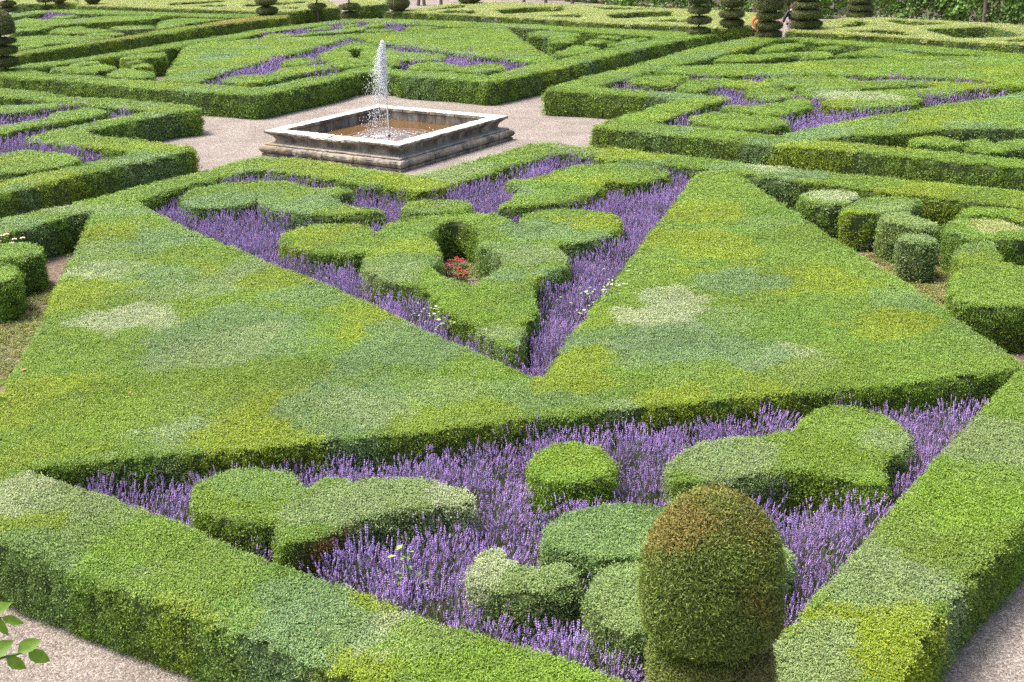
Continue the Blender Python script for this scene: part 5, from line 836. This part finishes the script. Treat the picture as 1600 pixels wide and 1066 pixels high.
# jet
def drop_mat():
    m, nt, p, out = new_mat('white_water')
    p.inputs['Base Color'].default_value = (.93, .95, .97, 1); p.inputs['Roughness'].default_value = .25  # white base colour stands in for sky reflected in the drops
    p.inputs['Transmission Weight'].default_value = .25; p.inputs['IOR'].default_value = 1.33
    p.inputs['Subsurface Weight'].default_value = 0.0
    return m
M['drop'] = drop_mat()
jet = empty('water_jet', (JB[0], JB[1], ZW)); tag(jet, 'single white water jet breaking into spray above the stone basin', 'water jet')
def blob(V, Fc, c, r, st=1.0):
    k = len(V); x, y, z = c
    V += [(x + r, y, z), (x - r, y, z), (x, y + r, z), (x, y - r, z), (x, y, z + r * st), (x, y, z - r * st)]
    for a in (0, 1):
        for b in (2, 3):
            for e in (4, 5): Fc.append((k + a, k + b, k + e))
V, Fc = [], []
JH = JETH; g9 = 9.81; v0 = math.sqrt(2 * g9 * JH); TT_ = v0 / g9
gj = np.random.default_rng(3)
for i in range(9500):
    up_ = gj.random() < .62
    t = TT_ * (gj.random() ** .55 if up_ else 1 + gj.random() ** 1.5 * .95)
    v = v0 * (1 - abs(gj.normal(0, .11)))
    z = v * t - .5 * g9 * t * t
    if z < 0.02: continue
    lv = .04 + .10 * gj.random()
    x = gj.normal(0, lv) * t * (.5 + .5 * t / TT_) - .20 * t * t * (.5 + gj.random()); y = gj.normal(0, lv) * t * (.5 + .5 * t / TT_)
    tp_ = 1 - .75 * min(z / JH, 1) ** 4; x, y = x * tp_, y * tp_
    if z > .86 * JH and gj.random() < (z / JH - .86) * 6: continue
    if up_ and z < 1.1 and gj.random() < .7: continue
    blob(V, Fc, (x, y, z), gj.uniform(.004, .0105) * (1.15 if up_ else 1.0), gj.uniform(1.2, 2.4))
o = mesh_obj('spray', V, Fc, M['drop'], jet); o['kind'] = 'stuff'
V, Fc = [], []
for k in range(16):
    f = k / 15; z = f * 1.25; r = (.014 + .008 * f) * (1 + .25 * math.sin(k * 2.3))
    V += [(r * math.cos(a * 6.283 / 8) - .03 * f * f, r * math.sin(a * 6.283 / 8), z) for a in range(8)]
for k in range(15):
    for a in range(8): Fc.append((k * 8 + a, k * 8 + (a + 1) % 8, (k + 1) * 8 + (a + 1) % 8, (k + 1) * 8 + a))
mesh_obj('jet_column', V, Fc, M['drop'], jet, True)
V, Fc = [], []
for i in range(380):
    r = abs(gj.normal(0, .75)); a = gj.random() * 6.283
    x, y = r * math.cos(a) - .25, r * math.sin(a)
    if abs(x * cj + y * sj + (JB[0] - FC[0]) * cj + (JB[1] - FC[1]) * sj) > w - .05 or abs(-x * sj + y * cj - (JB[0] - FC[0]) * sj + (JB[1] - FC[1]) * cj) > w - .05: continue
    blob(V, Fc, (x, y, .012), gj.uniform(.006, .026), .35)
o = mesh_obj('splash', V, Fc, M['drop'], jet); o['kind'] = 'stuff'
M['lead'] = noisy_mat('dark_metal', [(.3, (.03, .03, .03)), (.7, (.07, .065, .06))], 20)
V, Fc = [], []
for k, (r, z) in enumerate(((.05, -.25), (.05, -.02), (.03, .02), (.02, .05), (.0, .05))):
    V += [(r * math.cos(a * 6.283 / 10), r * math.sin(a * 6.283 / 10), z) for a in range(10)]
for k in range(4):
    for a in range(10): Fc.append((k * 10 + a, k * 10 + (a + 1) % 10, (k + 1) * 10 + (a + 1) % 10, (k + 1) * 10 + a))
mesh_obj('nozzle', V, Fc, M['lead'], jet)
# ------------------------------------------------------------------ vine wall at the back
def tube(V, Fc, pts, rad, n=8):
    k0 = len(V); pts = [Vector(p) for p in pts]
    for i, p in enumerate(pts):
        d = (pts[min(i + 1, len(pts) - 1)] - pts[max(i - 1, 0)]).normalized()
        s = d.cross(Vector((.3, .9, .2))).normalized(); t = d.cross(s)
        r = rad[i] if isinstance(rad, (list, tuple)) else rad
        V += [tuple(p + (s * math.cos(a * 6.283 / n) + t * math.sin(a * 6.283 / n)) * r) for a in range(n)]
    for i in range(len(pts) - 1):
        for a in range(n): Fc.append((k0 + i * n + a, k0 + i * n + (a + 1) % n, k0 + (i + 1) * n + (a + 1) % n, k0 + (i + 1) * n + a))
WL = np.array(WALL)
def vine_row(label, line, zlo, zhi, dens, tint, trunks, thick=.5):
    root = empty('vine_wall', (line[0][0], line[0][1], 0)); tag(root, label, 'vine hedge')
    off = np.array((line[0][0], line[0][1], 0))
    P, Nv = [], []
    for a, b in zip(line[:-1], line[1:]):
        e = b - a; Ls = np.hypot(*e); out = np.array((e[1], -e[0])) / Ls
        if out @ a > 0: out = -out
        n = int(Ls * (zhi - zlo) * dens)
        u = rng.random(n); z = rng.uniform(zlo, zhi, n)
        pt = a + e * u[:, None]
        dp = -rng.random(n) ** 2 * thick + .10 * noise2(pt[:, 0] * 2 + z * 2, pt[:, 1] * 2 - z * 3, 2.0, 5)
        pt = pt + out * dp[:, None]
        P.append(np.concatenate([pt, z[:, None]], 1)); Nv.append(np.tile(np.array((out[0], out[1], .45)), (n, 1)) + rng.normal(0, .3, (n, 3)))
    P = np.concatenate(P); Nv = np.concatenate(Nv); n = len(P)
    f = noise2(P[:, 0] * 1.5 + P[:, 2], P[:, 1] * 1.5 - 2 * P[:, 2], 1.5, 9)[:, None]
    T = np.array(tint) * (1 + .25 * f) * rng.uniform(.7, 1.3, (n, 1)) * np.where(f > .6, 1.25, 1)
    s = rng.uniform(.7, 1.15, n)
    foliage('foliage', P - off, Nv, np.stack([s, s, s], 1), T, 'vine', root)
    for (x, y) in trunks:
        V, Fc = [], []
        l = [(x + random.gauss(0, .04) - off[0], y + random.gauss(0, .04) - off[1], zhi * .9 * k / 4) for k in range(5)]
        tube(V, Fc, l, [.11, .09, .08, .07, .05]); mesh_obj('trunk', V, Fc, M['bark'], root, True)
vine_row('tall leafy green vine wall closing the garden at the back right', WL, .1, 3.4, 16, (.115, .21, .04), [tuple(WL[2]), tuple(WL[4]), tuple(WL[8] + (.25, -.35)), tuple(WL[9])])
LEFTL = np.array([(-30, 100), (-18, 96), (-6, 90), tuple(WL[0] + np.array((-.4, .5)))])
vine_row('trained vines on grey trunks along the far back edge', LEFTL, .35, 3.6, 16, (.13, .24, .03), [tuple(np.array(p)) for p in TRUNKS], thick=1.2)
M['render'] = noisy_mat('pale_wall_render', [(.3, (.26, .24, .21)), (.7, (.36, .33, .29))], 1.5)
V = []; back = np.concatenate([LEFTL[:-1] + (1.5, 3.0), WL + (1.2, 1.6)])
Fc = []
for i, (x, y) in enumerate(back): V += [(x, y, 0), (x, y, 2.6), (x + .2, y + .3, 2.6), (x + .2, y + .3, 0)]
for i in range(len(back) - 1):
    k = 4 * i
    for a in range(3): Fc.append((k + a, k + 4 + a, k + 5 + a, k + 1 + a))
o = mesh_obj('garden_wall', V, Fc, M['render']); tag(o, 'pale rendered wall glimpsed through the vines at the back', 'wall')
# ------------------------------------------------------------------ flowers and small plants
def simple_mat(name, col, rough=.6):
    m, nt, p, out = new_mat(name); L = nt.links.new
    n = N(nt, 'ShaderNodeTexNoise'); n.inputs['Scale'].default_value = 40
    r = N(nt, 'ShaderNodeValToRGB'); r.color_ramp.elements[0].color = (*[c * .75 for c in col], 1); r.color_ramp.elements[1].color = (*[min(1, c * 1.2) for c in col], 1)
    L(n.outputs['Fac'], r.inputs[0]); L(r.outputs[0], p.inputs['Base Color']); p.inputs['Roughness'].default_value = rough
    return m
M['red'] = simple_mat('red_petal', (.36, .012, .016)); M['pink'] = simple_mat('pink_petal', (.55, .08, .15)); M['white'] = simple_mat('white_petal', (.85, .85, .80))
M['cream'] = simple_mat('cream_petal', (.75, .6, .4)); M['orangep'] = simple_mat('orange_petal', (.75, .22, .05)); M['violet'] = simple_mat('violet_petal', (.25, .05, .42))
M['leafg'] = simple_mat('garden_leaf', (.07, .13, .025)); M['leafl'] = simple_mat('light_leaf', (.2, .32, .05))
def flower_plant(name, label, xy, z0, hgt, spread, nl, nf, pm, cat, group=None, fr=.03, lm='leafg', lsz=.06, seed=0):
    g = np.random.default_rng(seed + 50)
    root = empty(name, (xy[0], xy[1], z0)); tag(root, label, cat, group)
    V, Fc, C = [], [], []
    for i in range(nl):
        pos = np.array([g.normal(0, spread), g.normal(0, spread), g.uniform(.02, hgt)]); az = g.random() * 6.283
        add_leaf(V, Fc, C, pos, np.array([math.cos(az), math.sin(az), g.uniform(-.3, .8)]), np.array([0.1, 0, 1.]), lsz * g.uniform(.7, 1.2), lsz * .55, (1, 1, 1))
    mesh_obj('leaves', V, Fc, M[lm], root)
    V, Fc = [], []
    for i in range(5):
        tube(V, Fc, [(0, 0, 0), (g.normal(0, spread * .5), g.normal(0, spread * .5), hgt * .5), (g.normal(0, spread), g.normal(0, spread), hgt * .95)], .006, 5)
    mesh_obj('stems', V, Fc, M['leafg'], root)
    for i in range(nf):
        V, Fc = [], []
        c = np.array([g.normal(0, spread), g.normal(0, spread), hgt * g.uniform(.75, 1.05)])
        for ring, (rr, zz) in enumerate(((1.0, 0), (.6, .35))):
            for q in range(5):
                a = q * 1.2566 + ring * .6
                k = len(V); d = np.array([math.cos(a), math.sin(a), .25 + ring * .5]); s = np.array([-math.sin(a), math.cos(a), 0])
                V += [c, c + fr * rr * (d * .6 + s * .5), c + fr * rr * d, c + fr * rr * (d * .6 - s * .5)]; Fc += [(k, k + 1, k + 2), (k, k + 2, k + 3)]
        mesh_obj('flower', V, Fc, M[pm], root)
for i, (x, y) in enumerate(RED): flower_plant('red_flower_plant', ['red flowers at the back of the heart hedge opening', 'red flowers at the left of the heart hedge opening', 'red flowers in the middle of the heart hedge opening', 'red flowers at the front of the heart hedge opening'][i], (x, y), .0, .22, .09, 26, 7, 'red', 'flowers', 'red flowers inside the heart hedge', .05, seed=i)
RL = ['rose bush in the large opening of the far right hedge grid, left one', 'rose bush in the large opening of the far right hedge grid, middle one', 'rose bush in the large opening of the far right hedge grid, right one',
      'white flower in the small triangle opening by the bun topiary', 'pink flower in the long slit opening of the far right hedge grid', 'red flower plant in the middle opening of the pale hedge grid', 'pink flower plant by the right end of that middle opening', 'light leaved bush in the opening above the jet']
for i, (x, y, pm) in enumerate(ROSES): flower_plant('rose_bush', RL[i], (x, y), .0, .62, .22, 60, 4, pm, 'rose bush', 'roses in the far hedge openings', .10, 'leafl' if i < 3 or i == 7 else 'leafg', .10, seed=20 + i)
flower_plant('rose_bush', 'cream rose behind the clipped block at the left edge', ROSEL, 0, .82, .14, 60, 8, 'cream', 'rose bush', None, .06, 'leafg', .06, seed=40)
for i, (x, y) in enumerate(VIO): flower_plant('violet_weed', ['violet flower weed at the foot of the long block', 'violet flower weed at the foot of the drum hedge'][i], (x, y), 0, .14, .06, 14, 2, 'violet', 'weed', None, .035, 'leafl', .05, seed=60 + i)
flower_plant('tall_weed', 'pale green weed standing above the front lavender', WEED, .25, .55, .05, 26, 0, 'white', 'weed', None, .03, 'leafl', .11, seed=70)
# bindweed trailing over hedge and lavender
bw = empty('bindweed', (BIND[0][0], BIND[0][1], .5)); tag(bw, 'white flowered bindweed scrambling over lavender beside the right wedge', 'bindweed')
def bind(root, lst, z, seed, leaves=True):
    g = np.random.default_rng(seed); ox, oy, oz = root.location
    for (x, y) in lst:
        V, Fc = [], []; k = 7; r = .026
        c = np.array((x - ox, y - oy, z - oz + g.uniform(.0, .03)))
        V.append(tuple(c + (0, 0, -.02)))
        for q in range(k): V.append(tuple(c + (r * math.cos(q * 6.283 / k), r * math.sin(q * 6.283 / k), .012)))
        for q in range(k): Fc.append((0, 1 + q, 1 + (q + 1) % k))
        mesh_obj('flower', V, Fc, M['white'], root)
    if leaves:
        V, Fc, C = [], [], []
        for (x, y) in lst:
            for i in range(12):
                pos = np.array((x - ox + g.normal(0, .14), y - oy + g.normal(0, .14), z - oz + g.normal(-.03, .04))); az = g.random() * 6.283
                add_leaf(V, Fc, C, pos, np.array([math.cos(az), math.sin(az), g.uniform(-.3, .4)]), np.array([0, 0, 1.]), .06, .045, (1, 1, 1))
        mesh_obj('leaves', V, Fc, M['leafl'], root)
bind(bw, BIND, .74, 1)
bw2 = empty('bindweed', (BIND2[0][0], BIND2[0][1], .5)); tag(bw2, 'pale bindweed climbing the left flank of the heart hedge', 'bindweed')
bind(bw2, BIND2, .72, 2)
for i, (x, y) in enumerate(STRAY):
    V, Fc, C = [], [], []; g = np.random.default_rng(i)
    for q in range(9):
        az = q * .7 * 2
        add_leaf(V, Fc, C, np.array((0, 0, .0)), np.array([math.cos(az), math.sin(az), g.uniform(.1, .8)]), np.array([0, 0, 1.]), .09 if i == 0 else .045, .045, (1, 1, 1))
    o = mesh_obj('stray_flower', V, Fc, M[('orangep', 'orangep', 'cream', 'cream')[i]]); o.location = (x, y, .76); o.scale = (.45, .45, .45)
    tag(o, ['orange withered sprig on the left tip of the mottled hedge', 'tiny orange flower in the middle left of the mottled hedge', 'fallen cream petal on the grey green oval hedge', 'cream rose bloom poking from the wall of the heart opening'][i], 'flower')
# clippings lying on the bare soil
g = np.random.default_rng(77); V, Fc, C = [], [], []
for (cx_, cy_, rx) in CLIP:
    for i in range(420 if rx < .6 else 160):
        pos = np.array((cx_ + g.normal(0, rx), cy_ + g.normal(0, rx), .008)); az = g.random() * 6.283
        add_leaf(V, Fc, C, pos, np.array([math.cos(az), math.sin(az), g.uniform(0, .25)]), np.array([0, 0, 1.]), g.uniform(.02, .06) * (1 if rx < .6 else .45), .02 if rx < .6 else .008, (1, 1, 1))
GC = []
for (cx_, cy_, rx) in COVER:
    GC.append(np.stack([cx_ + g.normal(0, rx, 110), cy_ + g.normal(0, rx, 110), np.full(110, .012)], 1))
GC = np.concatenate(GC); ng_ = len(GC)
gt = np.array((.16, .20, .06)) * g.uniform(.6, 1.3, (ng_, 1)) + np.array((.12, .07, .02)) * g.random((ng_, 1))
o = foliage('ground_cover', GC, np.tile((0., 0., 1.), (ng_, 1)) + g.normal(0, .2, (ng_, 3)), np.stack([g.uniform(.7, 1.5, ng_)] * 3, 1), gt, 'box', None)
tag(o, 'patchy weeds and seedlings on the bare soil of the corner beds', 'weeds', kind='stuff')
M['clip'] = simple_mat('dry_clippings', (.42, .36, .22))
o = mesh_obj('clippings', V, Fc, M['clip']); tag(o, 'dry hedge clippings scattered on the bare soil', 'clippings', kind='stuff')
# ------------------------------------------------------------------ people half hidden by the topiaries
def skin_mesh(name, joints, edges, mat, parent, sub=2):
    m = bpy.data.meshes.new(name); m.from_pydata([j[0] for j in joints], edges, [])
    o = link(bpy.data.objects.new(name, m), parent)
    md = o.modifiers.new('skin', 'SKIN'); md.use_smooth_shade = True
    for i, j in enumerate(joints):
        r = j[1]; m.skin_vertices[0].data[i].radius = r if isinstance(r, tuple) else (r, r)
    m.skin_vertices[0].data[0].use_root = True
    sb = o.modifiers.new('smooth', 'SUBSURF'); sb.levels = sub; sb.render_levels = sub
    m.materials.append(mat)
    return o
M['skin'] = simple_mat('skin', (.55, .33, .24), .5); M['hair'] = simple_mat('hair', (.09, .05, .03), .6)
def person(xy, rot, label, top, bottom, pose, bag=None):
    p = empty('person', (xy[0], xy[1], 0)); p.rotation_euler = (0, 0, rot); tag(p, label, 'person')
    hx = .105
    aL, aR = pose
    J = [((0, 0, .95), .13), ((0, .01, 1.15), .125), ((0, 0, 1.36), .135), ((0, 0, 1.47), .06), ((0, .015, 1.56), .055), ((0, .02, 1.66), (.082, .095)), ((0, .01, 1.74), (.06, .07)),
         ((-.19, 0, 1.41), .055), aL[0], aL[1], aL[2], ((.19, 0, 1.41), .055), aR[0], aR[1], aR[2],
         ((-hx, 0, .88), .095), ((-hx, .02, .49), .062), ((-hx, -.02, .09), .042), ((-hx, .12, .04), .035),
         ((hx, 0, .88), .095), ((hx, .03, .49), .062), ((hx, .0, .09), .042), ((hx, .13, .04), .035)]
    E = [(0, 1), (1, 2), (2, 3), (3, 4), (4, 5), (5, 6), (2, 7), (7, 8), (8, 9), (9, 10), (2, 11), (11, 12), (12, 13), (13, 14), (0, 15), (15, 16), (16, 17), (17, 18), (0, 19), (19, 20), (20, 21), (21, 22)]
    skin_mesh('body', J, E, M['skin'], p)
    g = lambda i, k: (J[i][0], (J[i][1] + k) if not isinstance(J[i][1], tuple) else tuple(q + k for q in J[i][1]))
    sh = [g(0, .03), g(1, .025), g(2, .025), ((0, 0, 1.44), .075), g(7, .02), (J[8][0], J[8][1] + .02), (tuple(np.array(J[9][0]) * .8 + np.array(J[8][0]) * .2), .05), g(11, .02), (J[12][0], J[12][1] + .02), (tuple(np.array(J[13][0]) * .8 + np.array(J[12][0]) * .2), .05)]
    skin_mesh('shirt', sh, [(0, 1), (1, 2), (2, 3), (2, 4), (4, 5), (5, 6), (2, 7), (7, 8), (8, 9)], top, p)
    tr = [((0, 0, .93), .15), (J[15][0], .115), (J[16][0], .085), ((-hx, -.01, .12), .07), (J[19][0], .115), (J[20][0], .085), ((hx, 0, .12), .07)]
    skin_mesh('trousers', tr, [(0, 1), (1, 2), (2, 3), (0, 4), (4, 5), (5, 6)], bottom, p)
    skin_mesh('hair', [((0, -.02, 1.70), .095), ((0, -.04, 1.62), .075), ((0, 0, 1.76), .075)], [(0, 1), (0, 2)], M['hair'], p)
    for s in (-1, 1):
        skin_mesh('shoe', [((s * hx, -.03, .045), .042), ((s * hx, .10, .035), .04), ((s * hx, .17, .03), .03)], [(0, 1), (1, 2)], M['lead'], p, 1)
        V, Fc = [], []
        for q in range(5):                                # fingers
            hand = np.array((aL if s < 0 else aR)[2][0]); el = np.array((aL if s < 0 else aR)[1][0]); dd = (hand - el) / np.linalg.norm(hand - el)
            sd = np.array((0, 1, 0)) * ((q - 2) * .017)
            b = hand + sd; ln = (.05, .075, .085, .08, .06)[q]
            tube(V, Fc, [b, b + dd * ln * .55 + (0, .004, 0), b + dd * ln + (-s * .012, .0, 0)], [.010, .009, .006], 6)
        mesh_obj('fingers', V, Fc, M['skin'], p, True)
    V, Fc = [], []
    tube(V, Fc, [(0, .10, 1.66), (0, .128, 1.635), (0, .11, 1.625)], [.008, .014, .008], 6); mesh_obj('nose', V, Fc, M['skin'], p, True)
    for s in (-1, 1):
        V, Fc = [], []; blob(V, Fc, (s * .033, .098, 1.67), .011); mesh_obj('eye', V, Fc, M['lead'], p)
    V, Fc = [], []; tube(V, Fc, [(-.025, .100, 1.597), (0, .108, 1.595), (.025, .100, 1.597)], .006, 5); mesh_obj('mouth', V, Fc, M['red'], p)
    if bag:
        o = skin_mesh('bag', [((-.17, .02, .98), (.11, .07)), ((-.17, .02, .84), (.13, .08))], [(0, 1)], bag, p, 2)
    return p
hang = lambda s: (((s * .25, 0, 1.14), .047), ((s * .27, .05, .88), .036), ((s * .27, .08, .80), .034))
raised = lambda s: (((s * .34, .02, 1.16), .047), ((s * .42, .05, .92), .036), ((s * .44, .07, .82), .034))
akimbo = lambda s: (((s * .44, -.02, 1.20), .05), ((s * .46, .10, .95), .038), ((s * .40, .16, .90), .034))
M['orange'] = simple_mat('orange_cloth', (.75, .13, .03)); M['navy'] = simple_mat('dark_navy_cloth', (.018, .02, .035)); M['maroon'] = simple_mat('maroon_cloth', (.22, .02, .05)); M['palecloth'] = simple_mat('pale_cloth', (.55, .52, .58))
person(P1, R(200), 'person in orange clothes behind the barrel-topped yew', M['orange'], M['orange'], (akimbo(-1), akimbo(1)))
person(P2, R(20), 'person with dark sleeves, maroon bag and pale trousers behind a yew', M['navy'], M['palecloth'], (raised(-1), hang(1)), M['maroon'])
# ------------------------------------------------------------------ leafy branch hanging into view near the camera
M['nearleaf'] = noisy_mat('branch_leaf', [(.3, (.09, .19, .014)), (.7, (.18, .30, .03))], 60, rough=.5, spec=.3)
_nt = M['nearleaf'].node_tree; _tr = N(_nt, 'ShaderNodeBsdfTranslucent'); _mx = N(_nt, 'ShaderNodeMixShader'); _mx.inputs[0].default_value = .45
_pb = _nt.nodes['Principled BSDF']; _nt.links.new(_pb.inputs['Base Color'].links[0].from_socket, _tr.inputs['Color'])
_nt.links.new(_pb.outputs[0], _mx.inputs[1]); _nt.links.new(_tr.outputs[0], _mx.inputs[2]); _nt.links.new(_mx.outputs[0], _nt.nodes['Material Output'].inputs['Surface'])
br = empty('leafy_branch', tuple(BR0)); tag(br, 'leafy green branch tips poking in at the bottom left edge', 'branch')
def branch_leaf(pos, d, n, ln, wd):
    d = np.array(d, float); d /= np.linalg.norm(d); n = np.array(n, float); s = np.cross(d, n); s /= np.linalg.norm(s); n = np.cross(s, d)
    V, Fc = [], []
    K = 9
    for i in range(K):
        t = i / (K - 1); wv = wd * .5 * math.sin(math.pi * t ** .85) ** .9 * (1 + .06 * (-1) ** i)
        c = np.array(pos) + d * ln * t - n * .18 * ln * t * t
        V += [tuple(c - s * wv + n * wv * .35), tuple(c), tuple(c + s * wv + n * wv * .35)]
    for i in range(K - 1):
        a = 3 * i
        Fc += [(a, a + 1, a + 4, a + 3), (a + 1, a + 2, a + 5, a + 4)]
    o = mesh_obj('leaf', V, Fc, M['nearleaf'], br, True)
for (pos, d, n, ln, wd) in BRL: branch_leaf(np.array(pos) - BR0, d, n, ln, wd)
for st in BRS:
    V, Fc = [], []
    tube(V, Fc, [tuple(np.array(q) - BR0) for q in st], [.004] + [.0025] * (len(st) - 2) + [.0015], 6)
    mesh_obj('twig', V, Fc, M['leafg'], br, True)
V, Fc = [], []
b0 = np.array(BRS[0][0])
tube(V, Fc, [tuple(np.array(q) - BR0) for q in ((b0[0] - 1.2, b0[1] - .2, 0), (b0[0] - 1.0, b0[1] - .1, 2.4), (b0[0] - .5, b0[1], b0[2] - .8), tuple(b0), tuple(np.array(BRS[1][0])))], [.03, .022, .012, .006, .004], 8)
mesh_obj('stem', V, Fc, M['bark'], br, True)
